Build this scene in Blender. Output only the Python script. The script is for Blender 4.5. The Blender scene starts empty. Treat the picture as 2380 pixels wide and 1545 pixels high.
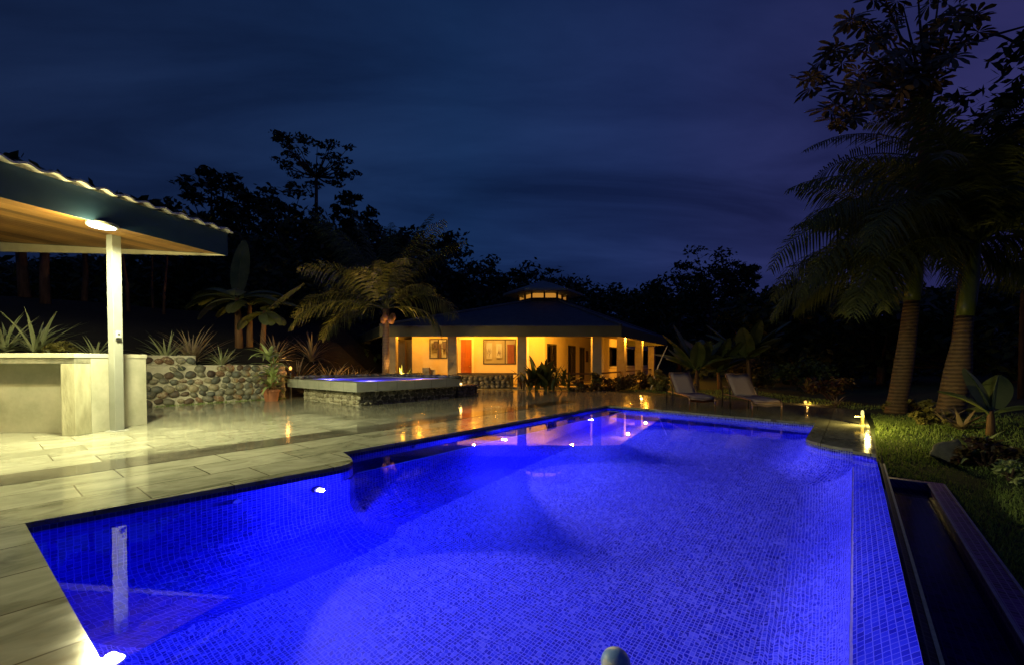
import bpy, bmesh, math, random
from mathutils import Vector, Matrix, noise
R = math.radians
C = bpy.context.scene.collection
PI = math.pi

# ------------------------------------------------------------------ camera geometry
CAMZ, FPX, UC, VH, PITCH = 1.3, 1000.0, 1190.0, 839.0, R(1.2)
VC = VH + FPX*math.tan(PITCH)
ROT = math.atan2(.795, 1.0)                     # the pool's long axis, clockwise from straight ahead
TX, TY = math.sin(ROT), math.cos(ROT)           # unit vector along the pool
NX, NY = math.cos(ROT), -math.sin(ROT)          # unit vector across the pool

def ray(u, v):
    a, b = (u-UC)/FPX, (VC-v)/FPX
    return Vector((a, math.cos(PITCH)+b*math.sin(PITCH), -math.sin(PITCH)+b*math.cos(PITCH)))
def G(u, v, z=0.0):
    r = ray(u, v); k = (z-CAMZ)/r.z
    return Vector((r.x*k, r.y*k, z))
def P(u, v, d):
    r = ray(u, v); k = d/r.y
    return Vector((r.x*k, d, CAMZ+r.z*k))
def W(n, t, z=0.0): return Vector((n*NX+t*TX, n*NY+t*TY, z))
def NT(p): return (p[0]*NX+p[1]*NY, p[0]*TX+p[1]*TY)
def sstep(x, a, b):
    k = min(1, max(0, (x-a)/(b-a))); return k*k*(3-2*k)
def lerp(a, b, k): return a+(b-a)*k

# ------------------------------------------------------------------ mesh builder
class MB:
    def __init__(s): s.v=[]; s.f=[]; s.uv=[]; s.mi=[]; s.has_uv=False
    def face(s, pts, uv=None, mi=0):
        i=len(s.v); s.v += [tuple(p) for p in pts]; s.f.append(tuple(range(i,i+len(pts))))
        if uv: s.has_uv=True
        s.uv.append(uv); s.mi.append(mi)
    def raw(s, verts, faces, mi=0):
        i=len(s.v); s.v += [tuple(p) for p in verts]
        for f in faces: s.f.append(tuple(i+k for k in f)); s.uv.append(None); s.mi.append(mi)
    def box(s, c, size, rz=0.0, mat=None, mi=0):
        x,y,z=[k/2 for k in size]; c=Vector(c)
        vs=[Vector((a,b,d)) for d in (-z,z) for a,b in ((-x,-y),(x,-y),(x,y),(-x,y))]
        m = mat if mat is not None else Matrix.Rotation(rz,3,'Z')
        s.raw([c+m@p for p in vs], [(3,2,1,0),(4,5,6,7),(0,1,5,4),(1,2,6,5),(2,3,7,6),(3,0,4,7)], mi)
    def prism(s, poly, z0, z1, mi=0):
        n=len(poly); a=sum(poly[i][0]*poly[(i+1)%n][1]-poly[(i+1)%n][0]*poly[i][1] for i in range(n))
        if a<0: poly=list(reversed(poly))
        s.raw([(p[0],p[1],z0) for p in poly]+[(p[0],p[1],z1) for p in poly],
              [tuple(reversed(range(n))), tuple(range(n,2*n))]+[(i,(i+1)%n,n+(i+1)%n,n+i) for i in range(n)], mi)
    def tube(s, pts, rad, sides=8, cap=True, mi=0):
        pts=[Vector(p) for p in pts]; n=len(pts)
        if not hasattr(rad,'__len__'): rad=[rad]*n
        vs=[]; ref=None
        for i,p in enumerate(pts):
            t=(pts[min(i+1,n-1)]-pts[max(i-1,0)]).normalized()
            if ref is None: ref=Vector((1,0,0)) if abs(t.x)<.9 else Vector((0,1,0))
            a=(ref-t*ref.dot(t)).normalized(); ref=a; b=t.cross(a)
            for k in range(sides):
                q=2*PI*k/sides; vs.append(p+(a*math.cos(q)+b*math.sin(q))*rad[i])
        fs=[(i*sides+k,i*sides+(k+1)%sides,(i+1)*sides+(k+1)%sides,(i+1)*sides+k) for i in range(n-1) for k in range(sides)]
        if cap: fs += [tuple(reversed(range(sides))), tuple(range((n-1)*sides,n*sides))]
        s.raw(vs, fs, mi)
    def lathe(s, c, prof, sides=20, mi=0):
        c=Vector(c); vs=[]; n=len(prof)
        for r,z in prof:
            for k in range(sides):
                q=2*PI*k/sides; vs.append(c+Vector((r*math.cos(q),r*math.sin(q),z)))
        fs=[(i*sides+k,i*sides+(k+1)%sides,(i+1)*sides+(k+1)%sides,(i+1)*sides+k) for i in range(n-1) for k in range(sides)]
        fs += [tuple(reversed(range(sides))), tuple(range((n-1)*sides,n*sides))]
        s.raw(vs, fs, mi)
    def ball(s, c, rad, seg=10, rings=7, jit=0, rnd=None, mat=None, mi=0):
        c=Vector(c); vs=[]; off=Vector((rnd.uniform(-9,9),rnd.uniform(-9,9),rnd.uniform(-9,9))) if rnd else Vector()
        def pt(q,f):
            d=Vector((math.sin(f)*math.cos(q),math.sin(f)*math.sin(q),math.cos(f)))
            k=1+(jit*noise.noise(d*1.3+off) if jit else 0)
            p=Vector((d.x*rad[0]*k,d.y*rad[1]*k,d.z*rad[2]*k))
            return c+(mat@p if mat is not None else p)
        vs.append(pt(0,0))
        for i in range(1,rings):
            for k in range(seg): vs.append(pt(2*PI*k/seg,PI*i/rings))
        vs.append(pt(0,PI)); L=len(vs)-1
        fs=[(0,1+k,1+(k+1)%seg) for k in range(seg)]
        for i in range(rings-2):
            for k in range(seg):
                a=1+i*seg; fs.append((a+k,a+seg+k,a+seg+(k+1)%seg,a+(k+1)%seg))
        a=1+(rings-2)*seg; fs += [(a+k,L,a+(k+1)%seg) for k in range(seg)]
        s.raw(vs, fs, mi)
    def build(s, name, mats, parent=None, smooth=False, rz=0.0, bevel=0.0):
        me=bpy.data.meshes.new(name); me.from_pydata(s.v,[],s.f)
        for m in (mats if isinstance(mats,(list,tuple)) else [mats]): me.materials.append(m)
        if any(s.mi): me.polygons.foreach_set('material_index', s.mi)
        if s.has_uv:
            l=me.uv_layers.new(name='UVMap').data
            for p,uv in zip(me.polygons,s.uv):
                if uv:
                    for li,q in zip(p.loop_indices,uv): l[li].uv=q
        if smooth: me.polygons.foreach_set('use_smooth',[True]*len(me.polygons))
        me.update()
        o=bpy.data.objects.new(name,me); C.objects.link(o); o.rotation_euler.z=rz
        if parent is not None:
            o.parent=parent
            if parent.type=='EMPTY': o.matrix_parent_inverse=(Matrix.Translation(parent.location)@Matrix.Rotation(parent.rotation_euler.z,4,'Z')).inverted() if parent.get('_w') else Matrix.Identity(4)
        if bevel:
            b=o.modifiers.new('bevel','BEVEL'); b.width=bevel; b.segments=2; b.limit_method='ANGLE'
        return o

def tag(o, label=None, cat=None, group=None, kind=None):
    if label: o['label']=label
    if cat: o['category']=cat
    if group: o['group']=group
    if kind: o['kind']=kind
    return o
def thing(name, label, cat, loc=(0,0,0), rz=0.0, group=None):
    o=bpy.data.objects.new(name,None); o.empty_display_size=.2; C.objects.link(o)
    o.location=loc; o.rotation_euler.z=rz
    return tag(o,label,cat,group)
def dup(root, loc, rz, label, sc=1.0):
    r=root.copy(); C.objects.link(r); r.location=loc; r.rotation_euler.z=rz; r.scale=(sc,)*3; r['label']=label
    for ch in list(root.children):
        c=ch.copy(); C.objects.link(c); c.parent=r
        for g in ch.children:
            d=g.copy(); C.objects.link(d); d.parent=c
    return r
def light(name, kind, loc, energy, color, size=.05, parent=None, **kw):
    l=bpy.data.lights.new(name,kind); l.energy=energy; l.color=color
    if kind in('POINT','SPOT'): l.shadow_soft_size=size
    if kind=='AREA': l.size=size
    o=bpy.data.objects.new(name,l); C.objects.link(o); o.location=loc
    for k,v in kw.items():
        if k=='aim': o.rotation_euler=Vector(v).to_track_quat('-Z','Y').to_euler()
        else: setattr(l,k,v)
    if parent is not None: o.parent=parent
    return o

# ------------------------------------------------------------------ materials
def newmat(name):
    m=bpy.data.materials.new(name); m.use_nodes=True; nt=m.node_tree; nt.nodes.clear()
    out=nt.nodes.new('ShaderNodeOutputMaterial'); return m,nt,out
def N(nt, t, **kw):
    n=nt.nodes.new(t)
    for k,v in kw.items():
        if k in n.inputs: n.inputs[k].default_value=v
        else: setattr(n,k,v)
    return n
def L(nt,a,b): nt.links.new(a,b)
def ramp(nt, stops, interp='LINEAR'):
    r=nt.nodes.new('ShaderNodeValToRGB'); r.color_ramp.interpolation=interp; e=r.color_ramp.elements
    while len(e)<len(stops): e.new(.5)
    for k,(p,c) in zip(e,stops): k.position=p; k.color=(*c,1)
    return r
def math_n(nt, op, a, b=None, c=None):
    n=nt.nodes.new('ShaderNodeMath'); n.operation=op
    for i,x in enumerate((a,b,c)):
        if x is None: continue
        if hasattr(x,'links'): nt.links.new(x,n.inputs[i])
        else: n.inputs[i].default_value=x
    return n.outputs[0]
def surf(name, c1, c2, scale=6.0, rough=.7, bump=.1, spec=.4, metal=0.0, detail=6.0, stretch=(1,1,1), rough2=None, bscale=None, island=0.0, transl=0.0):
    """a real surface: two tones mixed by noise, optional tone shift for each piece of the mesh, a fine bump"""
    m,nt,out=newmat(name); b=N(nt,'ShaderNodeBsdfPrincipled'); L(nt,b.outputs[0],out.inputs[0])
    tc=N(nt,'ShaderNodeTexCoord'); mp=N(nt,'ShaderNodeMapping'); mp.inputs['Scale'].default_value=stretch; L(nt,tc.outputs['Object'],mp.inputs[0])
    nz=N(nt,'ShaderNodeTexNoise',Scale=scale,Detail=detail,Roughness=.6); L(nt,mp.outputs[0],nz.inputs['Vector'])
    rp=ramp(nt,[(.32,c1),(.68,c2)])
    fac=nz.outputs[0]
    if island:
        g=N(nt,'ShaderNodeNewGeometry'); fac=math_n(nt,'ADD',math_n(nt,'MULTIPLY',nz.outputs[0],1-island),math_n(nt,'MULTIPLY',g.outputs['Random Per Island'],island))
        rp.color_ramp.elements[0].position=.1; rp.color_ramp.elements[1].position=.9
    L(nt,fac,rp.inputs[0]); L(nt,rp.outputs[0],b.inputs['Base Color'])
    b.inputs['Roughness'].default_value=rough; b.inputs['Metallic'].default_value=metal; b.inputs['Specular IOR Level'].default_value=spec
    if rough2 is not None:
        mr=N(nt,'ShaderNodeMapRange'); mr.inputs['To Min'].default_value=rough; mr.inputs['To Max'].default_value=rough2; L(nt,nz.outputs[0],mr.inputs[0]); L(nt,mr.outputs[0],b.inputs['Roughness'])
    if bump:
        nb=N(nt,'ShaderNodeTexNoise',Scale=bscale or scale*5,Detail=4.0); L(nt,mp.outputs[0],nb.inputs['Vector'])
        bp=N(nt,'ShaderNodeBump',Strength=bump,Distance=.02); L(nt,nb.outputs[0],bp.inputs['Height']); L(nt,bp.outputs[0],b.inputs['Normal'])
    if transl:
        t=N(nt,'ShaderNodeBsdfTranslucent'); L(nt,rp.outputs[0],t.inputs[0]); mx=N(nt,'ShaderNodeMixShader'); mx.inputs[0].default_value=transl
        L(nt,b.outputs[0],mx.inputs[1]); L(nt,t.outputs[0],mx.inputs[2]); L(nt,mx.outputs[0],out.inputs[0])
    return m
def emit(name, col, st):
    m,nt,out=newmat(name); e=N(nt,'ShaderNodeEmission'); e.inputs[0].default_value=(*col,1); e.inputs[1].default_value=st; L(nt,e.outputs[0],out.inputs[0]); return m

def deck_mat(name, tones, mortar, tile=(1.05,.6), rough=(.06,.14)):
    m,nt,out=newmat(name); b=N(nt,'ShaderNodeBsdfPrincipled'); L(nt,b.outputs[0],out.inputs[0])
    tc=N(nt,'ShaderNodeTexCoord'); sx=N(nt,'ShaderNodeSeparateXYZ'); cb=N(nt,'ShaderNodeCombineXYZ'); L(nt,tc.outputs['Object'],sx.inputs[0])
    L(nt,sx.outputs[1],cb.inputs[0]); L(nt,math_n(nt,'ADD',sx.outputs[0],5.2),cb.inputs[1])
    br=N(nt,'ShaderNodeTexBrick',offset=.38,offset_frequency=2); br.inputs['Scale'].default_value=1; br.inputs['Brick Width'].default_value=tile[0]; br.inputs['Row Height'].default_value=tile[1]
    br.inputs['Mortar Size'].default_value=.008; br.inputs['Mortar Smooth'].default_value=.2; br.inputs['Color1'].default_value=(0,0,0,1); br.inputs['Color2'].default_value=(1,1,1,1); br.inputs['Mortar'].default_value=(.5,.5,.5,1)
    L(nt,cb.outputs[0],br.inputs['Vector'])
    mp=N(nt,'ShaderNodeMapping'); mp.inputs['Scale'].default_value=(1.0,1.9,1); L(nt,cb.outputs[0],mp.inputs[0])
    ad=N(nt,'ShaderNodeVectorMath',operation='ADD'); sc=N(nt,'ShaderNodeVectorMath',operation='SCALE'); sc.inputs['Scale'].default_value=7.0; L(nt,br.outputs['Color'],sc.inputs[0]); L(nt,mp.outputs[0],ad.inputs[0]); L(nt,sc.outputs[0],ad.inputs[1])
    nz=N(nt,'ShaderNodeTexNoise',Scale=1.7,Detail=9.0,Roughness=.62,Distortion=1.1); L(nt,ad.outputs[0],nz.inputs['Vector'])
    f=math_n(nt,'ADD',math_n(nt,'MULTIPLY',nz.outputs[0],.86),math_n(nt,'MULTIPLY',br.outputs['Color'],.14))
    rp=ramp(nt,[(.30,tones[0]),(.48,tones[1]),(.70,tones[2])]); L(nt,f,rp.inputs[0])
    mx=N(nt,'ShaderNodeMix',data_type='RGBA'); L(nt,br.outputs['Fac'],mx.inputs[0]); L(nt,rp.outputs[0],mx.inputs[6]); mx.inputs[7].default_value=(*mortar,1); L(nt,mx.outputs[2],b.inputs['Base Color'])
    mp2=N(nt,'ShaderNodeMapping'); mp2.inputs['Scale'].default_value=(.8,3,1); L(nt,cb.outputs[0],mp2.inputs[0])
    n2=N(nt,'ShaderNodeTexNoise',Scale=2.2,Detail=5.0); L(nt,mp2.outputs[0],n2.inputs['Vector'])
    mr=N(nt,'ShaderNodeMapRange'); mr.inputs['From Min'].default_value=.3; mr.inputs['From Max'].default_value=.7; mr.inputs['To Min'].default_value=rough[0]; mr.inputs['To Max'].default_value=rough[1]; L(nt,n2.outputs[0],mr.inputs[0]); L(nt,mr.outputs[0],b.inputs['Roughness'])
    n3=N(nt,'ShaderNodeTexNoise',Scale=260.0,Detail=2.0); L(nt,cb.outputs[0],n3.inputs['Vector'])
    hh=math_n(nt,'SUBTRACT',math_n(nt,'ADD',math_n(nt,'MULTIPLY',n2.outputs[0],.5),math_n(nt,'MULTIPLY',n3.outputs[0],.08)),math_n(nt,'MULTIPLY',br.outputs['Fac'],.5))
    bp=N(nt,'ShaderNodeBump',Strength=.09,Distance=.010); L(nt,hh,bp.inputs['Height']); L(nt,bp.outputs[0],b.inputs['Normal'])
    b.inputs['Specular IOR Level'].default_value=.32
    return m

def mosaic_mat(name, s, stops, grout, gw=.11, rough=.55):
    """small square glass tiles in UV metres, each with its own tone"""
    m,nt,out=newmat(name); b=N(nt,'ShaderNodeBsdfPrincipled'); L(nt,b.outputs[0],out.inputs[0])
    uv=N(nt,'ShaderNodeUVMap'); sx=N(nt,'ShaderNodeSeparateXYZ'); L(nt,uv.outputs[0],sx.inputs[0])
    fl=[];fr=[]
    for k in (0,1):
        q=math_n(nt,'DIVIDE',sx.outputs[k],s); fl.append(math_n(nt,'FLOOR',q)); fr.append(math_n(nt,'ABSOLUTE',math_n(nt,'SUBTRACT',math_n(nt,'FRACT',q),.5)))
    cb=N(nt,'ShaderNodeCombineXYZ'); L(nt,fl[0],cb.inputs[0]); L(nt,fl[1],cb.inputs[1])
    wn=N(nt,'ShaderNodeTexWhiteNoise',noise_dimensions='3D'); L(nt,cb.outputs[0],wn.inputs['Vector'])
    big=N(nt,'ShaderNodeTexNoise',Scale=.09,Detail=2.0); L(nt,cb.outputs[0],big.inputs['Vector'])
    f=math_n(nt,'ADD',math_n(nt,'MULTIPLY',wn.outputs[0],.8),math_n(nt,'MULTIPLY',math_n(nt,'SUBTRACT',big.outputs[0],.4),.5))
    rp=ramp(nt,stops); L(nt,f,rp.inputs[0])
    edge=math_n(nt,'MAXIMUM',fr[0],fr[1]); g=math_n(nt,'GREATER_THAN',edge,.5-gw)
    mx=N(nt,'ShaderNodeMix',data_type='RGBA'); L(nt,g,mx.inputs[0]); L(nt,rp.outputs[0],mx.inputs[6]); mx.inputs[7].default_value=(*grout,1)
    L(nt,mx.outputs[2],b.inputs['Base Color']); b.inputs['Roughness'].default_value=rough; b.inputs['Specular IOR Level'].default_value=.12
    bp=N(nt,'ShaderNodeBump',Strength=.3,Distance=.002); L(nt,math_n(nt,'SUBTRACT',math_n(nt,'MULTIPLY',wn.outputs[0],.4),g),bp.inputs['Height']); L(nt,bp.outputs[0],b.inputs['Normal'])
    return m
def water_mat(name, tint, ior, scale, bump, rough=0.0, bend=None):
    m,nt,out=newmat(name); t=N(nt,'ShaderNodeBsdfRefraction' if bend else 'ShaderNodeBsdfTransparent'); t.inputs[0].default_value=(*tint,1)
    if bend:
        t.inputs['IOR'].default_value=bend; t.inputs['Roughness'].default_value=0.0; tc2=N(nt,'ShaderNodeTexCoord'); n2=N(nt,'ShaderNodeTexNoise',Scale=5.5,Detail=2.0,Distortion=.6); L(nt,tc2.outputs['Object'],n2.inputs['Vector']); b2=N(nt,'ShaderNodeBump',Strength=.35,Distance=.012); L(nt,n2.outputs[0],b2.inputs['Height']); L(nt,b2.outputs[0],t.inputs['Normal'])
    g=N(nt,'ShaderNodeBsdfGlossy',Roughness=rough); fr=N(nt,'ShaderNodeFresnel',IOR=ior)
    tc=N(nt,'ShaderNodeTexCoord'); nz=N(nt,'ShaderNodeTexNoise',Scale=scale,Detail=3.0,Distortion=.4); L(nt,tc.outputs['Object'],nz.inputs['Vector'])
    bp=N(nt,'ShaderNodeBump',Strength=bump,Distance=.01); L(nt,nz.outputs[0],bp.inputs['Height']); L(nt,bp.outputs[0],g.inputs['Normal']); L(nt,bp.outputs[0],fr.inputs['Normal'])
    mx=N(nt,'ShaderNodeMixShader'); L(nt,fr.outputs[0],mx.inputs[0]); L(nt,t.outputs[0],mx.inputs[1]); L(nt,g.outputs[0],mx.inputs[2]); L(nt,mx.outputs[0],out.inputs[0]); return m
def glass_mat(name, tint=(.85,.88,.9)):
    m,nt,out=newmat(name); t=N(nt,'ShaderNodeBsdfTransparent'); t.inputs[0].default_value=(*tint,1); g=N(nt,'ShaderNodeBsdfGlossy',Roughness=.02); mx=N(nt,'ShaderNodeMixShader'); fr=N(nt,'ShaderNodeFresnel',IOR=1.5)
    L(nt,fr.outputs[0],mx.inputs[0]); L(nt,t.outputs[0],mx.inputs[1]); L(nt,g.outputs[0],mx.inputs[2]); L(nt,mx.outputs[0],out.inputs[0]); return m
def stone_mat(name, stops):
    m,nt,out=newmat(name); b=N(nt,'ShaderNodeBsdfPrincipled'); L(nt,b.outputs[0],out.inputs[0]); g=N(nt,'ShaderNodeNewGeometry'); tc=N(nt,'ShaderNodeTexCoord')
    nz=N(nt,'ShaderNodeTexNoise',Scale=22.0,Detail=6.0); L(nt,tc.outputs['Object'],nz.inputs['Vector'])
    rp=ramp(nt,stops); f=math_n(nt,'ADD',g.outputs['Random Per Island'],math_n(nt,'MULTIPLY',math_n(nt,'SUBTRACT',nz.outputs[0],.5),.35)); L(nt,f,rp.inputs[0]); L(nt,rp.outputs[0],b.inputs['Base Color'])
    b.inputs['Roughness'].default_value=.55; bp=N(nt,'ShaderNodeBump',Strength=.25,Distance=.01); L(nt,nz.outputs[0],bp.inputs['Height']); L(nt,bp.outputs[0],b.inputs['Normal']); return m
def trunk_mat(name, c1, c2, rings=14.0, strength=.6):
    m,nt,out=newmat(name); b=N(nt,'ShaderNodeBsdfPrincipled',Roughness=.8); L(nt,b.outputs[0],out.inputs[0]); tc=N(nt,'ShaderNodeTexCoord')
    wv=N(nt,'ShaderNodeTexWave',wave_type='BANDS',bands_direction='Z'); wv.inputs['Scale'].default_value=rings/6.28; wv.inputs['Distortion'].default_value=1.6; wv.inputs['Detail'].default_value=3; L(nt,tc.outputs['Object'],wv.inputs['Vector'])
    nz=N(nt,'ShaderNodeTexNoise',Scale=9.0,Detail=8.0); L(nt,tc.outputs['Object'],nz.inputs['Vector'])
    f=math_n(nt,'ADD',math_n(nt,'MULTIPLY',wv.outputs[1],.45),math_n(nt,'MULTIPLY',nz.outputs[0],.6)); rp=ramp(nt,[(.2,c1),(.75,c2)]); L(nt,f,rp.inputs[0]); L(nt,rp.outputs[0],b.inputs['Base Color'])
    bp=N(nt,'ShaderNodeBump',Strength=strength,Distance=.03); L(nt,f,bp.inputs['Height']); L(nt,bp.outputs[0],b.inputs['Normal']); return m

M={}
M['deck']=deck_mat('stone_plank_tile',((.135,.135,.095),(.27,.272,.20),(.40,.40,.305)),(.10,.09,.06))
M['band']=deck_mat('dark_plank_tile',((.05,.048,.036),(.085,.08,.062),(.14,.13,.10)),(.03,.03,.025),tile=(1.2,.7))
M['mosaic']=mosaic_mat('blue_mosaic',.033,[(.0,(.008,.010,.30)),(.35,(.02,.03,.50)),(.62,(.05,.08,.70)),(.82,(.20,.24,.85)),(1,(.42,.46,.95))],(.40,.42,.90))
M['mosaic_shaded']=mosaic_mat('shaded_blue_mosaic',.045,[(.0,(.003,.004,.28)),(.5,(.007,.009,.44)),(1,(.02,.03,.62))],(.15,.16,.72),gw=.07)  # same pool tile, the left wall's dim grazing light put into the colour
M['mosaic_edge']=mosaic_mat('weir_mosaic',.05,[(.0,(.006,.01,.26)),(.5,(.015,.03,.42)),(1,(.06,.09,.6))],(.30,.32,.62),gw=.06,rough=.12)
M['trim']=surf('pale_grout_trim',(.42,.40,.33),(.62,.58,.48),scale=20,rough=.6)
M['water']=water_mat('pool_water',(.90,.94,1),1.6,2.2,.045,bend=1.08)
def glow_water():
    m,nt,out=newmat('spa_water'); t=N(nt,'ShaderNodeBsdfTranslucent'); t.inputs[0].default_value=(.55,.5,.95,1); tr=N(nt,'ShaderNodeBsdfTransparent'); g=N(nt,'ShaderNodeBsdfGlossy',Roughness=.05); tc=N(nt,'ShaderNodeTexCoord'); nz=N(nt,'ShaderNodeTexNoise',Scale=3.0,Detail=3.0); L(nt,tc.outputs['Object'],nz.inputs['Vector'])
    bp=N(nt,'ShaderNodeBump',Strength=.5,Distance=.02); L(nt,nz.outputs[0],bp.inputs['Height']); L(nt,bp.outputs[0],g.inputs['Normal']); L(nt,bp.outputs[0],t.inputs['Normal'])
    a=N(nt,'ShaderNodeMixShader'); a.inputs[0].default_value=.25; L(nt,t.outputs[0],a.inputs[1]); L(nt,tr.outputs[0],a.inputs[2]); b=N(nt,'ShaderNodeMixShader'); b.inputs[0].default_value=.3; L(nt,a.outputs[0],b.inputs[1]); L(nt,g.outputs[0],b.inputs[2]); L(nt,b.outputs[0],out.inputs[0]); return m
M['spa_water']=glow_water()
M['dark_water']=water_mat('trough_water',(.55,.4,.8),1.2,3.0,.4,.15)
M['concrete']=surf('smooth_concrete',(.34,.34,.25),(.50,.49,.38),scale=2.2,rough=.75,bump=.12)
M['concrete_dark']=surf('stained_concrete',(.10,.10,.07),(.26,.25,.18),scale=5,rough=.8,bump=.2)
M['white_paint']=surf('white_painted_metal',(.20,.21,.185),(.245,.255,.225),scale=3,rough=.4,bump=.02)
M['navy_paint']=surf('slate_blue_fascia',(.012,.040,.088),(.016,.048,.104),scale=1.5,rough=.6,bump=.03)
M['roof_metal']=surf('corrugated_zinc',(.72,.72,.72),(.85,.84,.83),scale=3,rough=.45,metal=.2,bump=.03)
M['plank']=surf('varnished_ceiling_planks',(.11,.045,.010),(.50,.26,.075),scale=2.4,rough=.5,bump=.1,stretch=(.25,5,1),island=.75)
M['cream']=surf('cream_plaster',(.58,.49,.30),(.66,.57,.36),scale=2.5,rough=.85,bump=.06)
M['column']=surf('grey_plaster_column',(.20,.17,.145),(.27,.235,.20),scale=3,rough=.85,bump=.08)
M['fascia']=surf('olive_fascia',(.085,.088,.05),(.115,.118,.07),scale=1.5,rough=.6,bump=.03)
M['tile_roof']=surf('dark_shingle_roof',(.05,.065,.095),(.085,.105,.14),scale=4,rough=.7,bump=.4,bscale=9)
M['frame']=surf('dark_window_frame',(.02,.016,.012),(.04,.032,.022),scale=8,rough=.45)
M['red_door']=surf('red_wood_door',(.30,.085,.02),(.42,.13,.03),scale=3,rough=.45,stretch=(6,6,.6))
M['dark_wood']=surf('dark_wood',(.045,.024,.012),(.11,.055,.025),scale=4,rough=.6,stretch=(1,1,6))
M['white_trim']=surf('white_trim',(.7,.66,.55),(.8,.76,.65),scale=4,rough=.6,bump=.02)
M['glass']=glass_mat('window_glass')
M['curtain']=surf('brown_curtain',(.10,.05,.02),(.20,.10,.04),scale=3,rough=.9,stretch=(8,8,.3))
M['floor_tile']=surf('veranda_floor',(.30,.24,.16),(.38,.31,.21),scale=3,rough=.35,bump=.03)
M['pebble']=stone_mat('river_stone',[(0,(.05,.036,.032)),(.15,(.12,.08,.055)),(.3,(.075,.09,.08)),(.5,(.20,.19,.13)),(.65,(.10,.115,.105)),(.82,(.36,.32,.21)),(.93,(.16,.07,.035)),(1,(.42,.38,.27))])
M['rubble']=stone_mat('rubble_stone',[(0,(.06,.055,.04)),(.4,(.16,.15,.10)),(.7,(.10,.10,.08)),(1,(.30,.28,.19))])
M['dark_rubble']=stone_mat('dark_rubble_stone',[(0,(.03,.03,.032)),(.5,(.09,.085,.085)),(1,(.20,.18,.16))])
M['mortar']=surf('mortar',(.48,.46,.35),(.62,.59,.46),scale=9,rough=.9,bump=.3)
M['dark_mortar']=surf('dark_mortar',(.05,.045,.04),(.11,.10,.08),scale=9,rough=.9,bump=.3)
M['terracotta']=surf('terracotta',(.30,.11,.05),(.40,.16,.08),scale=7,rough=.8)
M['soil']=surf('dark_soil',(.006,.0045,.003),(.018,.013,.008),scale=9,rough=.95,bump=.6,bscale=14)
M['grass_ground']=surf('lawn_soil',(.018,.03,.010),(.045,.065,.02),scale=6,rough=.95,bump=.6,bscale=40)
M['grass']=surf('grass_blade',(.12,.21,.035),(.30,.40,.11),scale=1.2,rough=.6,bump=0,island=.6,transl=.25)
M['agave']=surf('grey_green_blade',(.18,.22,.10),(.44,.46,.26),scale=4,rough=.5,bump=0,island=.5)
M['pine_leaf']=surf('red_green_blade',(.18,.12,.08),(.34,.27,.16),scale=4,rough=.5,bump=0,island=.6)
M['striped']=surf('pale_striped_blade',(.16,.25,.05),(.55,.60,.26),scale=3,rough=.45,bump=0,island=.5)
M['leaf']=surf('dark_leaf',(.018,.035,.012),(.06,.085,.028),scale=.8,rough=.5,bump=0,island=.7,transl=.15)
M['leaf2']=surf('olive_leaf',(.05,.055,.016),(.13,.125,.04),scale=.8,rough=.5,bump=0,island=.7,transl=.15)
M['croton']=surf('croton_leaf',(.05,.012,.012),(.10,.085,.03),scale=2.0,rough=.4,bump=0,island=.8)
M['gold_leaf']=surf('yellow_green_leaf',(.14,.13,.03),(.30,.27,.08),scale=1.0,rough=.5,bump=0,island=.6,transl=.2)
M['frond']=surf('palm_frond',(.045,.068,.014),(.15,.17,.042),scale=.7,rough=.45,bump=0,island=.5,transl=.15)
M['banana_leaf']=surf('banana_leaf',(.08,.12,.035),(.20,.22,.075),scale=1.5,rough=.4,bump=.05,transl=.2)
M['banana_stem']=surf('banana_stem',(.12,.055,.02),(.24,.13,.055),scale=3,rough=.7,stretch=(3,3,.5),bump=.2)
M['cecropia']=surf('palmate_leaf',(.07,.055,.04),(.15,.12,.085),scale=2,rough=.6,bump=0,island=.5)
M['bark']=surf('tree_bark',(.035,.02,.018),(.11,.065,.055),scale=5,rough=.9,bump=.5,stretch=(2,2,.4))
M['royal']=trunk_mat('ringed_palm_bark',(.05,.03,.017),(.17,.105,.055),22.0,.8)
M['crownshaft']=surf('green_crownshaft',(.05,.085,.012),(.10,.125,.025),scale=2,rough=.4,stretch=(5,5,.4),bump=.03)
M['coco_bark']=trunk_mat('coconut_bark',(.09,.055,.03),(.22,.14,.08),30.0,.5)
M['coconut']=surf('coconut_husk',(.20,.09,.03),(.32,.16,.06),scale=6,rough=.6)
M['sling']=surf('grey_mauve_sling',(.33,.235,.20),(.40,.29,.25),scale=40,rough=.8,bump=.05)
M['copper']=surf('bronze_tube',(.20,.12,.075),(.28,.17,.11),scale=12,rough=.35,metal=.6,bump=0)
M['black_metal']=surf('black_metal',(.012,.012,.012),(.025,.025,.025),scale=10,rough=.45)
M['brass']=surf('brass_metal',(.42,.33,.12),(.55,.44,.18),scale=10,rough=.35,metal=.7,bump=0)
M['rock']=surf('garden_boulder',(.06,.062,.06),(.14,.14,.13),scale=4,rough=.9,bump=.5)
M['picture']=surf('picture_canvas',(.30,.20,.10),(.75,.62,.40),scale=7,rough=.9)
M['plastic']=surf('grey_plastic',(.35,.36,.33),(.42,.43,.40),scale=9,rough=.5)
M['lamp_white']=emit('lamp_disc',(1,.97,.86),12)
M['lamp_pool']=emit('pool_lens',(.85,.62,1),40)
M['lamp_amber']=emit('amber_bulb',(1,.50,.10),2.2)
M['lamp_warm']=emit('warm_bulb',(1,.70,.25),4)

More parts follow.
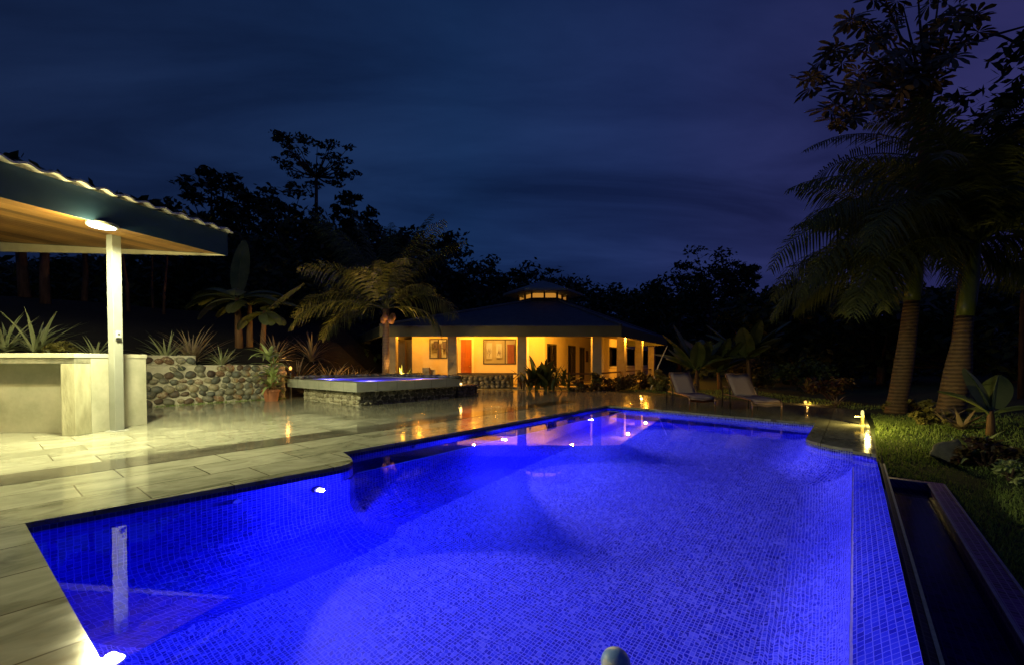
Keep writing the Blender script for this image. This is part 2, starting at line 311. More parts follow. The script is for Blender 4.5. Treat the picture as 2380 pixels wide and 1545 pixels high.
# ------------------------------------------------------------------ world: the night sky
w=bpy.data.worlds.new('World'); bpy.context.scene.world=w; w.use_nodes=True; nt=w.node_tree; nt.nodes.clear()
out=N(nt,'ShaderNodeOutputWorld'); bg=N(nt,'ShaderNodeBackground'); L(nt,bg.outputs[0],out.inputs[0])
tc=N(nt,'ShaderNodeTexCoord'); sx=N(nt,'ShaderNodeSeparateXYZ'); L(nt,tc.outputs['Generated'],sx.inputs[0])
rx=N(nt,'ShaderNodeMapRange'); rx.inputs['From Min'].default_value=-.72; rx.inputs['From Max'].default_value=.66; L(nt,sx.outputs[0],rx.inputs[0])
hue=ramp(nt,[(0,(.0036,.0082,.027)),(.45,(.0036,.0118,.041)),(.72,(.0056,.0114,.045)),(1,(.0108,.0112,.048))]); L(nt,rx.outputs[0],hue.inputs[0])
rz_=ramp(nt,[(.0,(.75,.75,.78)),(.12,(.85,.85,.9)),(.34,(1.05,1.05,1.05)),(.75,(.78,.78,.80))]); L(nt,sx.outputs[2],rz_.inputs[0])
m1=N(nt,'ShaderNodeMix',data_type='RGBA',blend_type='MULTIPLY'); m1.inputs[0].default_value=1; L(nt,hue.outputs[0],m1.inputs[6]); L(nt,rz_.outputs[0],m1.inputs[7])
# cloud streaks, laid out on a plane overhead
zz=math_n(nt,'ADD',math_n(nt,'MAXIMUM',sx.outputs[2],0.0),.22); cb=N(nt,'ShaderNodeCombineXYZ'); L(nt,math_n(nt,'DIVIDE',sx.outputs[0],zz),cb.inputs[0]); L(nt,math_n(nt,'DIVIDE',sx.outputs[1],zz),cb.inputs[1])
mp=N(nt,'ShaderNodeMapping'); mp.inputs['Rotation'].default_value=(0,0,R(-28)); mp.inputs['Scale'].default_value=(.75,2.3,1); L(nt,cb.outputs[0],mp.inputs[0])
nz=N(nt,'ShaderNodeTexNoise',Scale=1.15,Detail=7.0,Roughness=.55,Distortion=.5); L(nt,mp.outputs[0],nz.inputs['Vector'])
cr=ramp(nt,[(.30,(.50,.52,.58)),(.50,(.95,.95,.97)),(.72,(1.5,1.42,1.35))]); L(nt,nz.outputs[0],cr.inputs[0])
m2=N(nt,'ShaderNodeMix',data_type='RGBA',blend_type='MULTIPLY'); m2.inputs[0].default_value=1; L(nt,m1.outputs[2],m2.inputs[6]); L(nt,cr.outputs[0],m2.inputs[7]); L(nt,m2.outputs[2],bg.inputs[0]); bg.inputs[1].default_value=2.0

# ------------------------------------------------------------------ ground
def hill(x, y):
    k=x/max(y,1)
    pts=[(-1.4,9),(-.9,11),(-.7,14),(-.3,16),(0,14),(.12,12),(.26,9.0),(.6,9),(1,9.5),(1.5,10)]
    h=pts[-1][1]
    for (a,ha),(b,hb) in zip(pts,pts[1:]):
        if k<=a: h=ha; break
        if k<=b: h=lerp(ha,hb,(k-a)/(b-a)); break
    return h*sstep(y,40,78)
def ground_z(x, y):
    n,t=NT((x,y)); z=-.06
    bank=(1.12+.27*(-15.95-n)) if n<-15.95 else 0
    bank=min(bank,4.0)
    if n<-15.95:
        b=sstep(-x,7.4,10.2) if t>7.0 else 1.0
        if t<=7.0 and t>4.0: b=max(b,sstep(7.0-t,0,.6))
        z+=bank*b
    if n>=.27:
        near=-.52+.62*sstep(n,1.05,4.2)+.06*max(0,n-4)
        far=.22*sstep(n,.6,3)+.05*max(0,min(n,14)-3)
        z+=lerp(near,far,sstep(t,8.4,12.5)) + .03*noise.noise(Vector((x*.9,y*.9,0)))
    return z+hill(x,y)+(.12*noise.noise(Vector((x*.3,y*.3,3))) if n<-17 else 0)
def build_ground():
    ns=[-140,-110,-85,-65,-50,-42,-36,-31,-27,-24,-22,-20,-19,-18,-17.2,-16.5,-16.0,-15.9,-13,-10,-8,-5.72,-2.5,.28,.65,1.05,1.6,2.2,3,4,5,6.5,8,10,13,17,22,28,36,46,60,80,105,140]
    ts=[-30,-15,-8,-3,-1,1,3,4,5,6,6.4,6.7,7,7.6,8.2,8.8,10,11.5,12.5,14,16,18,20,22,25,28,32,36,41,46,52,58,65,72,80,90,105,130,170]
    vs=[];ix={}
    for i,a in enumerate(ns):
        for j,b in enumerate(ts):
            p=W(a,b); ix[i,j]=len(vs); vs.append((a,b,ground_z(p.x,p.y)))
    mb=MB(); fs=[];mi=[]
    for i in range(len(ns)-1):
        for j in range(len(ts)-1):
            a=(ns[i]+ns[i+1])/2; b=(ts[j]+ts[j+1])/2
            if -5.72<a<.28 and -3<b<11.5: continue
            if .28<a<1.05 and -3<b<8.8: continue
            fs.append((ix[i,j],ix[i+1,j],ix[i+1,j+1],ix[i,j+1])); mi.append(1 if a<-15.9 else 0)
    mb.raw(vs,fs); mb.mi=mi
    o=mb.build('ground',[M['grass_ground'],M['soil']],smooth=True,rz=-ROT); tag(o,kind='structure')
build_ground()

# deck polygon in pool coordinates
POOL_A0=(-5.21,.25); NOSE=[(-4.99,2.70),(-4.985,2.85),(-5.02,2.98),(-5.12,3.09),(-5.28,3.17),(-5.5,3.24),(-5.72,3.30)]
A_FAR=(-5.72,11.72); C_R=(-.62,11.05); ARC=[(-.62,8.72),(-.55,8.55),(-.42,8.38),(-.27,8.25),(-.12,8.17),(0,8.13)]
deck=[(.30,.42),POOL_A0]+NOSE+[A_FAR,C_R]+ARC+[(0,7.98),(.26,7.86),(.26,11.2)]
deck+=[NT(G(2004,953)),NT(G(1760,934)),NT(G(1496,917)),NT((4.2,18.6)),NT((3.9,19.5)),NT((-8.3,19.5)),(-15.9,11.6),(-15.9,-4),(.30,-4)]
def ngon(name, poly, z, mat, thick=.0, kind='structure', rz=-ROT):
    bm=bmesh.new(); vs=[bm.verts.new((p[0],p[1],z)) for p in poly]; f=bm.faces.new(vs)
    bm.normal_update()
    if f.normal.z<0: f.normal_flip()
    if thick:
        r=bmesh.ops.extrude_face_region(bm,geom=[f]); 
        for v in r['geom']:
            if isinstance(v,bmesh.types.BMVert): v.co.z-=thick
        bmesh.ops.recalc_face_normals(bm,faces=bm.faces[:])
    bmesh.ops.triangulate(bm,faces=[f for f in bm.faces if len(f.verts)>4])
    me=bpy.data.meshes.new(name); bm.to_mesh(me); bm.free(); me.materials.append(mat)
    o=bpy.data.objects.new(name,me); C.objects.link(o); o.rotation_euler.z=rz
    return tag(o,kind=kind)
ngon('pool_deck',deck,0,M['deck'],thick=.045)
ngon('dark_tile_band_path',[(-7.62,-4),(-6.95,-4),(-6.95,12.2),(-7.62,12.2)],.004,M['band'])

# ------------------------------------------------------------------ swimming pool
pool=thing('swimming_pool','long swimming pool lined with small blue mosaic tiles and lit from within','pool')
def floor_z(n,t): return lerp(-1.42,-.82,min(1,max(0,(t-.43)/11.2)))
deep=[(-5.21,.25),(-4.99,2.70),(-5.0,2.97),(-5.2,3.16),(-5.2,11.64),C_R]+ARC+[(0,.41)]
def offset(poly, o):
    m=len(poly); res=[]
    for i in range(m):
        p0,p1,p2=[Vector(poly[(i+k)%m]) for k in(-1,0,1)]
        d1=(p1-p0).normalized(); d2=(p2-p1).normalized(); n1=Vector((d1.y,-d1.x)); n2=Vector((d2.y,-d2.x))
        b=(n1+n2); b=b/max(.35,(1+n1.dot(n2)))
        res.append(p1+b*o)
    return res
def basin():
    mb=MB(); mb2=MB(); mleft=mb; r=.58; K=9; m=len(deep)
    rings=[]
    for k in range(K+1):
        a=PI/2*k/K; rings.append((r*(1-math.cos(a)), r*(1-math.sin(a)), r*a))    # inset, height over floor, arc
    polys=[offset(deep,o) for o,_,_ in rings]
    s=0
    for i in range(m):
        j=(i+1)%m; a=Vector(deep[i]); b=Vector(deep[j]); ln=(b-a).length
        if i==0: top=-.046
        elif i<=3: top=-.28
        elif i==m-2: top=-.44
        else: top=-.046
        za,zb=floor_z(*a),floor_z(*b)
        mb=mleft if i<=3 else mb2
        ya,yb=za+r,zb+r
        mb.face([(a.x,a.y,top),(b.x,b.y,top),(b.x,b.y,yb),(a.x,a.y,ya)],[(s,top),(s+ln,top),(s+ln,yb),(s,ya)])
        for k in range(K):
            p=polys[k]; q=polys[k+1]
            mb.face([(a_.x,a_.y,floor_z(a_.x,a_.y)+rings[kk][1]) for a_,kk in ((p[i],k),(p[j],k),(q[j],k+1),(q[i],k+1))],
                    [(s,ya-rings[k][2]),(s+ln,yb-rings[k][2]),(s+ln,yb-rings[k+1][2]),(s,ya-rings[k+1][2])])
        s+=ln
    mleft.build('basin_wall',M['mosaic_shaded'],pool,rz=-ROT); mb2.build('basin_wall',M['mosaic'],pool,rz=-ROT)
    fl=polys[-1]; mb=MB(); mb.face([(p.x,p.y,floor_z(p.x,p.y)) for p in fl],[(p.x,p.y) for p in fl])
    bm=bmesh.new(); me=bpy.data.meshes.new('basin_floor'); uvl=bm.loops.layers.uv.new('UVMap'); f=bm.faces.new([bm.verts.new(v) for v in mb.v])
    for l in f.loops: l[uvl].uv=(l.vert.co.x,l.vert.co.y)
    bm.normal_update()
    if f.normal.z<0: f.normal_flip()
    bmesh.ops.triangulate(bm,faces=[f]); bm.to_mesh(me); bm.free(); me.materials.append(M['mosaic']); o=bpy.data.objects.new('basin_floor',me); C.objects.link(o); o.rotation_euler.z=-ROT; o.parent=pool
basin()
def uvbox(mb, n0,n1,t0,t1,z0,z1, top=True):
    mb.face([(n0,t0,z1),(n1,t0,z1),(n1,t1,z1),(n0,t1,z1)],[(n0,t0),(n1,t0),(n1,t1),(n0,t1)])
    mb.face([(n1,t0,z0),(n1,t1,z0),(n1,t1,z1),(n1,t0,z1)],[(t0,z0),(t1,z0),(t1,z1),(t0,z1)])
    mb.face([(n0,t0,z0),(n1,t0,z0),(n1,t0,z1),(n0,t0,z1)],[(n0,z0),(n1,z0),(n1,z1),(n0,z1)])
    mb.face([(n0,t1,z0),(n0,t0,z0),(n0,t0,z1),(n0,t1,z1)],[(t1,z0),(t0,z0),(t0,z1),(t1,z1)])
# bench along the left wall: wall behind it, its top and a pale lip
mb=MB(); up=NOSE+[A_FAR]; s=0
for a,b in zip(up,up[1:]):
    ln=(Vector(b)-Vector(a)).length
    mb.face([(*a,-.046),(*b,-.046),(*b,-.29),(*a,-.29)],[(s,0),(s+ln,0),(s+ln,-.21),(s,-.21)]); s+=ln
mb.face([(-5.2,11.64,-.046),(-5.2,11.64,-.29),(-5.72,11.72,-.29),(-5.72,11.72,-.046)],[(0,0),(0,-.2),(.5,-.2),(.5,0)])
bq=[(-5.72,2.7),(-4.98,2.7),(-4.985,2.98),(-5.185,3.18),(-5.185,11.63),(-5.72,11.72)]; mb.face([(a,b,-.28) for a,b in bq],bq)
mb.build('bench',M['mosaic_shaded'],pool,rz=-ROT)
mb=MB(); mb.box((-5.178,7.4,-.283),(.03,8.4,.022)); mb.build('bench_lip',surf('light_blue_tile_lip',(.10,.30,.75),(.16,.40,.85),scale=20,rough=.3),pool,rz=-ROT)
for zz_,dd in ((-.50,.60),):
    mb=MB(); uvbox(mb,-5.19,-.64,11.35-dd,11.6,-1.1,zz_); mb.build('step',M['mosaic_shaded'],pool,rz=-ROT)
# weir: flat wet top, dark outer strip, two pale grout lines, outer face
mb=MB(); T0,T1=-1.2,8.13
mb.face([(0,T0,-.44),(.27,T0,-.108),(.27,7.87,-.108),(0,8.0,-.44)],[(0,T0),(.4,T0),(.4,7.87),(0,8.0)])
mb.build('weir_top',M['mosaic_edge'],pool,rz=-ROT)
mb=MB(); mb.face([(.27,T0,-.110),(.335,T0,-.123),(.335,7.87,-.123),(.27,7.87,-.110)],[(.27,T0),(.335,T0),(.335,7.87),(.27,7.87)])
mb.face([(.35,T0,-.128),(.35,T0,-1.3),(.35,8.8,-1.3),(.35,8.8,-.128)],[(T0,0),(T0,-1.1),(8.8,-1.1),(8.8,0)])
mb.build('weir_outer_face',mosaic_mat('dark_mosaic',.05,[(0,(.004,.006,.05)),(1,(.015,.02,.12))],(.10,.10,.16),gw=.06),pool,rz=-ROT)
mb=MB(); mb.box((.342,(T0+7.87)/2,-.130),(.018,7.87-T0,.03)); mb.face([(.001,T0,-.436),(.015,T0,-.421),(.015,7.98,-.421),(.001,7.98,-.436)]); mb.build('grout_line',M['trim'],pool,rz=-ROT)
# wet end faces under the deck tongue
mb=MB(); mb.face([(0,8.13,-.046),(.26,7.861,-.046),(.26,7.861,-.11),(0,8.0,-.45)],[(0,0),(.3,0),(.3,-.1),(0,-.4)])
mb.face([(.261,7.86,-.046),(.261,11.2,-.046),(.261,11.2,-.6),(.261,7.86,-.6)],[(0,0),(3.3,0),(3.3,-.5),(0,-.5)])
mb.build('tongue_face',M['mosaic_shaded'],pool,rz=-ROT)
# catch trough beyond the weir
mb=MB(); uvs=lambda q:[(a,b) for a,b,_ in q]
for q in ([(.35,-3,-.72),(.88,-3,-.72),(.88,8.72,-.72),(.35,8.72,-.72)],[(.88,-3,-.5),(.88,-3,-.72),(.88,8.72,-.72),(.88,8.72,-.5)][::-1],[(.88,-3,-.5),(1.06,-3,-.5),(1.06,8.9,-.5),(.88,8.72,-.5)],
          [(.35,8.72,-.5),(.88,8.72,-.5),(1.06,8.9,-.5),(.35,8.9,-.5)],[(.35,8.72,-.72),(.88,8.72,-.72),(.88,8.72,-.5),(.35,8.72,-.5)],[(1.06,-3,-.5),(1.06,-3,-1),(1.06,8.9,-1),(1.06,8.9,-.5)][::-1]):
    v=[Vector(p) for p in q]; mb.face(q,[(p.x+p.z,p.y) for p in v])
mb.build('catch_trough',mosaic_mat('purple_mosaic',.05,[(0,(.05,.012,.13)),(.5,(.11,.025,.26)),(1,(.19,.06,.4))],(.28,.18,.45),gw=.07),pool,rz=-ROT)
mb=MB(); mb.box((.874,2.8,-.494),(.022,11.8,.016)); mb.box((1.05,2.85,-.494),(.022,11.9,.016)); mb.box((.62,8.735,-.494),(.52,.02,.016)); mb.build('trough_edge',surf('mauve_edge_tile',(.22,.16,.36),(.38,.30,.52),scale=12,rough=.5),pool,rz=-ROT)
# skimmer mouth and return inlets
mb=MB(); mb.box((-5.70,6.55,-.10),(.03,.42,.07)); mb.build('skimmer',surf('skimmer_plastic',(.25,.32,.55),(.32,.40,.62),rough=.4),pool,rz=-ROT)
inl=surf('inlet_plastic',(.10,.14,.45),(.14,.18,.5),rough=.4)
for n_,t_,z_ in ((-5.07,1.72,-.24),(-5.70,4.6,-.15),(-5.70,8.0,-.15)):
    mb=MB(); mb.tube([(n_-.01,t_,z_),(n_+.008,t_,z_)],.036,14); mb.build('water_inlet',inl,pool,rz=-ROT)
# three underwater lamps
BLUE=(.075,.08,1.0); VIO=(.42,.33,1.0)
for i,(n_,t_,z_,es,ep) in enumerate(((-4.99,2.55,-.335,1500,230),(-5.15,6.15,-.245,1550,230),(-5.15,9.5,-.245,1200,200))):
    mb=MB(); mb.tube([(n_-.01,t_,z_),(n_+.03,t_,z_)],.05,20); o=mb.build('pool_light',M['plastic'],pool,rz=-ROT)
    mb=MB(); mb.ball((n_+.035,t_,z_),(.02,.03,.03),14,8); q=mb.build('lens',M['lamp_pool'],pool,smooth=True,rz=-ROT); q.parent=o; q.rotation_euler.z=0
    p=W(n_+.09,t_,z_); ax=W(1,0,0); ax.z=-.31
    light('pool_beam','SPOT',p,es,VIO,.03,spot_size=R(72),spot_blend=1.0,aim=ax)
    p=W(n_+.10,t_,z_+.01); light('pool_glow','POINT',p,ep*.9,BLUE,.03); light('pool_spill','POINT',W(n_+.09,t_,z_),ep*.30,BLUE,.03)
pw=[(0,-1.2)]+[(0,.435),(-5.199,.435)]+NOSE+[A_FAR,C_R]+ARC+[(0,7.98)]
ngon('pool_water',[(.29,-1.2),(.29,.412),(-5.209,.252)]+NOSE+[A_FAR,C_R]+ARC+[(0,7.98),(.259,7.862),(.29,7.862)],-.092,M['water'])
ngon('trough_water',[(.352,-3),(.878,-3),(.878,8.71),(.352,8.71)],-.60,M['dark_water'])
# globe ball
b=P(1431,1541,1.95); b.z=-.125+.035; k=G(1431,1541,-.09); mb=MB(); mb.ball((k.x,k.y,-.09),(.068,.068,.068),24,16)
def ball_mat():
    m,nt,out=newmat('blue_white_ball'); bs=N(nt,'ShaderNodeBsdfPrincipled',Roughness=.4); L(nt,bs.outputs[0],out.inputs[0]); tc=N(nt,'ShaderNodeTexCoord'); nz=N(nt,'ShaderNodeTexNoise',Scale=16.0,Detail=3.0); L(nt,tc.outputs['Object'],nz.inputs['Vector'])
    r=ramp(nt,[(.42,(.25,.42,.85)),(.52,(.45,.6,.95)),(.58,(.9,.9,.98))]); L(nt,nz.outputs[0],r.inputs[0]); L(nt,r.outputs[0],bs.inputs['Base Color']); return m
o=mb.build('floating_ball',ball_mat(),smooth=True); tag(o,'small blue and white patterned ball floating in the pool','ball')

# ------------------------------------------------------------------ stone work helpers
def stones(mb, org, du, dv, dn, wd, ht, size, rnd, sq=.55, skip=None, seg=9, rings=6):
    """rounded stones packed on a rectangle: du along, dv up, dn outward"""
    y=size*.45; row=0
    while y<ht-size*.2:
        x=size*(.3 if row%2 else .6)
        while x<wd:
            s=size*rnd.uniform(.78,1.25); yy=y+rnd.uniform(-.12,.12)*size
            if yy+s*.3<ht and (skip is None or not skip(x,yy)):
                m=Matrix((du,dv,dn)).transposed()@Matrix.Rotation(rnd.uniform(-.7,.7),3,'Z')
                mb.ball(org+du*x+dv*yy,(s*.56,s*rnd.uniform(.36,.48),s*sq*rnd.uniform(.5,.75)),seg,rings,.28,rnd,m)
            x+=s*.98+size*.02
        y+=size*.80; row+=1
rnd=random.Random(5)
# cobble retaining wall
wall=thing('stone_wall','low retaining wall of rounded river stones in pale mortar, stepped up at one end','wall')
E=Vector((NX,NY,0)); T=Vector((TX,TY,0)); Z=Vector((0,0,1))
mb=MB(); mb.prism([(-16.15,1.2),(-15.72,1.2),(-15.72,6.9),(-16.15,6.9)],-.1,1.18); mb.prism([(-16.15,1.2),(-15.72,1.2),(-15.72,4.28),(-16.15,4.28)],1.182,1.47); mb.build('mortar_core',M['mortar'],wall,rz=-ROT,bevel=.02)
mb=MB(); stones(mb,W(-15.73,2.2,0),T,Z,E,4.75,1.19,.245,rnd,.6); stones(mb,W(-15.73,2.2,1.19),T,Z,E,2.08,.30,.245,rnd,.6); mb.build('river_stones',M['pebble'],wall,smooth=True)
mb=MB()
for i in range(420):
    t_=rnd.uniform(3.2,6.9); p=W(-15.66+rnd.uniform(-.03,.07),t_,.0); a=rnd.uniform(0,6.28); h=rnd.uniform(.02,.06); d=Vector((math.cos(a),math.sin(a),0))*.012
    mb.face([p-d,p+d,p+Vector((rnd.uniform(-.02,.02),rnd.uniform(-.02,.02),h))])
o=mb.build('moss',M['grass'],None); tag(o,'thin strip of green moss along the foot of the cobble wall','moss',kind='stuff')
# spa
spa=thing('raised_spa','raised square hot tub with a thick pale slab rim on a rubble stone base','hot tub')
SN0,SN1,ST0,ST1=-15.15,-10.9,6.72,10.75
mb=MB(); zs0,zs1=.43,.70
for a in ((SN0,SN1,ST0,ST0+.55),(SN0,SN1,ST1-.45,ST1),(SN0,SN0+.55,ST0+.55,ST1-.45),(SN1-.5,SN1,ST0+.55,ST1-.45)):
    mb.box(((a[0]+a[1])/2,(a[2]+a[3])/2,(zs0+zs1)/2),(a[1]-a[0],a[3]-a[2],zs1-zs0))
slab=surf('pale_green_slab',(.32,.34,.27),(.42,.43,.35),scale=3,rough=.35,bump=.05)
mb.build('rim_slab',slab,spa,rz=-ROT)
mb=MB()
for k in range(1,6):
    mb=MB(); mb.box((SN1-.001,ST0+k*.68,.565),(.006,.008,.271)); mb.build('slab_joint',M['dark_mortar'],spa,rz=-ROT)
    mb=MB(); mb.box((SN1-k*.7,ST0+.001,.565),(.008,.006,.271)); mb.build('slab_joint',M['dark_mortar'],spa,rz=-ROT)
mb=MB(); mb.box((-12.9,8.95,.2),(3.3,3.9,.46)); mb.build('base_core',M['mortar'],spa,rz=-ROT)
mb=MB(); stones(mb,W(-11.25,7.0,0),T,Z,E,3.95,.44,.155,rnd,.6,seg=7,rings=5); mb.build('side_stones',M['rubble'],spa,smooth=True)
mb=MB(); stones(mb,W(-14.5,7.0,0),E,Z,-T,3.35,.44,.17,rnd,.55,seg=7,rings=5); mb.build('front_stones',stone_mat('pale_rubble',[(0,(.16,.14,.09)),(.5,(.32,.30,.2)),(1,(.45,.42,.29))]),spa,smooth=True)
mb=MB(); mb.box((-13.0,8.9,-.0),(3.4,3.2,.9)); mb=MB(); uvbox(mb,SN0+.55,SN1-.5,ST0+.55,ST1-.45,.46,.48); mb.build('tub_floor',M['mosaic'],spa,rz=-ROT)
mb=MB()
for k in range(34): 
    s=rnd.uniform(.09,.13); mb.ball(W(SN0+.25+rnd.uniform(-.05,.05),ST0+.2+k*.118,.75),(s*1.1,s,s*.6),8,6,.3,rnd)
for k in range(36): s=rnd.uniform(.09,.13); mb.ball(W(SN0+.3+k*.115,ST1-.15,.75),(s*1.1,s,s*.6),8,6,.3,rnd)
mb.build('stone_rim',M['dark_rubble'],spa,smooth=True)
ngon('spa_water',[(SN0+.55,ST0+.55),(SN1-.5,ST0+.55),(SN1-.5,ST1-.45),(SN0+.55,ST1-.45)],.672,M['spa_water'])
for a,b in ((SN0+.9,ST0+1.0),(SN1-.9,ST1-.9),(SN1-1.2,ST0+1.2)):
    light('spa_glow','POINT',W(a,b,.56),70,(.14,.11,1.0),.03)
# low step with a lamp on it, at the spa's far end
st=thing('stone_step','low rubble stone step with flat cap at the far end of the hot tub','step')
mb=MB(); mb.box((-11.55,11.35,.19),(.85,1.0,.38)); mb.build('step_core',M['dark_mortar'],st,rz=-ROT)
mb=MB(); stones(mb,W(-11.13,10.85,0),T,Z,E,1.0,.38,.15,rnd,.6,seg=7,rings=5); stones(mb,W(-11.95,10.85,0),E,Z,-T,.8,.38,.15,rnd,.6,seg=7,rings=5); mb.build('step_stones',M['dark_rubble'],st,smooth=True)
mb=MB(); mb.box((-11.55,11.35,.405),(1.0,1.15,.05)); mb.build('cap_slab',M['column'],st,rz=-ROT,bevel=.01)
def small_lamp(name,label,loc,glow,mat,energy,col,h=.10,group=None):
    t=thing(name,label,'lamp',loc,0,group)
    mb=MB(); mb.lathe((0,0,0),[(.05,0),(.05,.015),(.03,.02),(.03,h)],12); mb.build('lamp_base',M['black_metal'],t)
    mb=MB(); mb.lathe((0,0,h),[(.036,0),(.04,.03),(.036,.07),(.01,.08)],12); mb.build('bulb',mat,t,smooth=True)
    mb=MB(); mb.lathe((0,0,h+.09),[(.06,0),(.055,.012),(.015,.03)],12); mb.build('lamp_cap',M['black_metal'],t)
    light('lamp_glow','POINT',Vector(loc)+Vector((0,-.10,h+.05)),energy,col,.04)
    return t
p=W(-11.3,11.2,.431); small_lamp('step_lamp','small amber lamp standing on the stone step by the hot tub',p,1,M['lamp_warm'],3,(1,.55,.12),.0)
p=W(-15.6,6.98,.0); 
cl=thing('candle_lantern','small orange candle lantern on a dark post where the cobble wall meets the hot tub','lantern',W(-15.42,6.95,0))
mb=MB(); mb.tube([(0,0,0),(0,0,.98)],.035,8); mb.build('lantern_post',M['black_metal'],cl)
mb=MB(); mb.ball((0,0,1.06),(.05,.05,.065),12,8); mb.build('flame_globe',M['lamp_amber'],cl,smooth=True)
mb=MB(); mb.lathe((0,0,.98),[(.07,0),(.05,.02)],12); mb.build('lantern_dish',M['brass'],cl)
light('candle_glow','POINT',W(-15.32,6.80,1.1),4,(1,.42,.08),.05)

# ------------------------------------------------------------------ bar counter, roof, post
bar=thing('bar_counter','plastered concrete bar counter with an open niche in its front','counter')
x1,y0,y1=-7.61,7.48,8.95
mb=MB(); mb.box((-9.6,(y0+y1)/2-.0,1.40),(4.0,y1-y0+.03,.08)); mb.build('counter_top',surf('polished_concrete_top',(.45,.44,.34),(.55,.54,.42),scale=3,rough=.4),bar,bevel=.008)
mb=MB(); mb.box((-7.735,(y0+.30+y1)/2,.68),(.25,y1-y0-.30,1.36)); mb.build('side_panel',M['concrete'],bar,bevel=.006)
mb=MB(); mb.box((-7.735,y0+.148,.63),(.245,.29,1.26)); mb.build('pier',surf('flaking_plaster',(.22,.21,.13),(.48,.46,.32),scale=4,rough=.85,bump=.5,stretch=(1,1,.3)),bar,bevel=.008)
mb=MB(); mb.box((-9.6,y0+.15,1.31),(3.98,.296,.10)); mb.build('lintel_beam',M['concrete_dark'],bar,bevel=.006)
mb=MB(); mb.box((-9.73,y0+.40,.63),(3.74,.1,1.26)); mb.build('niche_back',M['concrete'],bar)
# roof: a lean-to whose eave runs past the post
tip=P(522,594,8.97); ES=Vector((-.268,-.9634,0)).normalized(); EP=Vector((-ES.y*-1*-1,ES.x,0)); EP=Vector((-.9634,.268,0)).normalized()
LEN,WID,RISE=6.6,7.2,.78
def rp_(a,b,z=0.0):
    q=tip+ES*a+EP*b; q.z=tip.z+RISE*b/WID+z; return q
post=thing('white_post','white square metal post carrying the bar roof, with a switch box on it','post',(-7.40,8.04,0),R(-14.5))
pb=(Vector((-7.40,8.04,0))-Vector((tip.x,tip.y,0))).dot(EP); ph=tip.z+RISE*pb/WID+.018
mb=MB(); mb.box((0,0,ph/2),(.152,.152,ph)); mb.build('shaft',M['white_paint'],post,bevel=.008)
mb=MB(); mb.box((0,0,.006),(.24,.24,.012)); mb.build('base_plate',M['plastic'],post,bevel=.003)
mb=MB(); mb.box((.086,-.005,1.80),(.02,.085,.13)); b_=mb.build('switch_box',M['plastic'],post,bevel=.004)
mb=MB(); mb.box((.098,-.005,1.80),(.006,.03,.03)); mb.build('switch_button',M['black_metal'],b_)
mb=MB(); mb.box((.09,-.005,1.70),(.03,.085,.03)); mb.build('socket_cover',M['black_metal'],b_)
roof=thing('bar_roof','lean-to bar roof with slate blue eave board, plank ceiling and corrugated top','roof')
mb=MB(); NPL=26
for k in range(NPL):
    b0=.02+k*(WID-.05)/NPL; b1=b0+(WID-.05)/NPL-.012
    mb.raw([rp_(0.05,b0,.02),rp_(LEN,b0,.02),rp_(LEN,b1,.02),rp_(.05,b1,.02),rp_(.05,b0,.05),rp_(LEN,b0,.05),rp_(LEN,b1,.05),rp_(.05,b1,.05)],[(0,1,2,3),(7,6,5,4),(0,4,5,1),(2,6,7,3),(1,5,6,2),(3,7,4,0)])
mb.build('plank_ceiling',M['plank'],roof)
mb=MB(); mb.raw([rp_(0,0),rp_(0,WID),rp_(0,WID,.26),rp_(0,0,.015),rp_(-.05,0),rp_(-.05,WID),rp_(-.05,WID,.26),rp_(-.05,0,.015)],[(0,1,2,3),(7,6,5,4),(0,4,5,1),(2,6,7,3),(1,5,6,2),(3,7,4,0)])
q=[]
for a in (-.05,0.0):
    for b,zl,zh in ((0,-.002,.02),(WID,-.21,.02)): q+= [rp_(a,b,zl),rp_(a,b,zh)]
mb=MB(); mb.raw(q,[(0,1,3,2),(4,6,7,5),(0,2,6,4),(1,5,7,3),(0,4,5,1),(2,3,7,6)]); mb.build('end_beam',surf('pale_beam',(.45,.42,.32),(.55,.52,.40),scale=3,rough=.6),roof)
mb=MB(); q=[]
for b in (-.03,0.0):
    for a in (-.05,LEN): q+=[rp_(a,b,0),rp_(a,b,.475)]
mb.raw(q,[(0,1,3,2),(4,6,7,5),(0,2,6,4),(1,5,7,3),(0,4,5,1),(2,3,7,6)]); mb.build('eave_board',M['navy_paint'],roof)
mb=MB(); q=[]
for a in (-.045,-.005):
    for b in (.02,WID): q+=[rp_(a,b,.022),rp_(a,b,.475)]
mb.raw(q,[(0,1,3,2),(4,6,7,5),(0,2,6,4),(1,5,7,3),(0,4,5,1),(2,3,7,6)]); mb.build('gable_board',M['navy_paint'],roof)
mb=MB(); NS=int(LEN/.036); vs=[];fs=[]
for i in range(NS+1):
    a=-.08+i*(LEN+.08)/NS; z=.505+.026*math.sin(a/.30*2*PI)
    for b,dz in ((-.15,0),(WID+.1,0),(WID+.1,.03),(-.15,.03)): vs.append(rp_(a,b,z+dz))
for i in range(NS):
    for k in range(4): fs.append((i*4+k,(i+1)*4+k,(i+1)*4+(k+1)%4,i*4+(k+1)%4))
mb.raw(vs,fs); mb.build('corrugated_sheet',M['roof_metal'],roof)
WARM=(1.0,.96,.53)
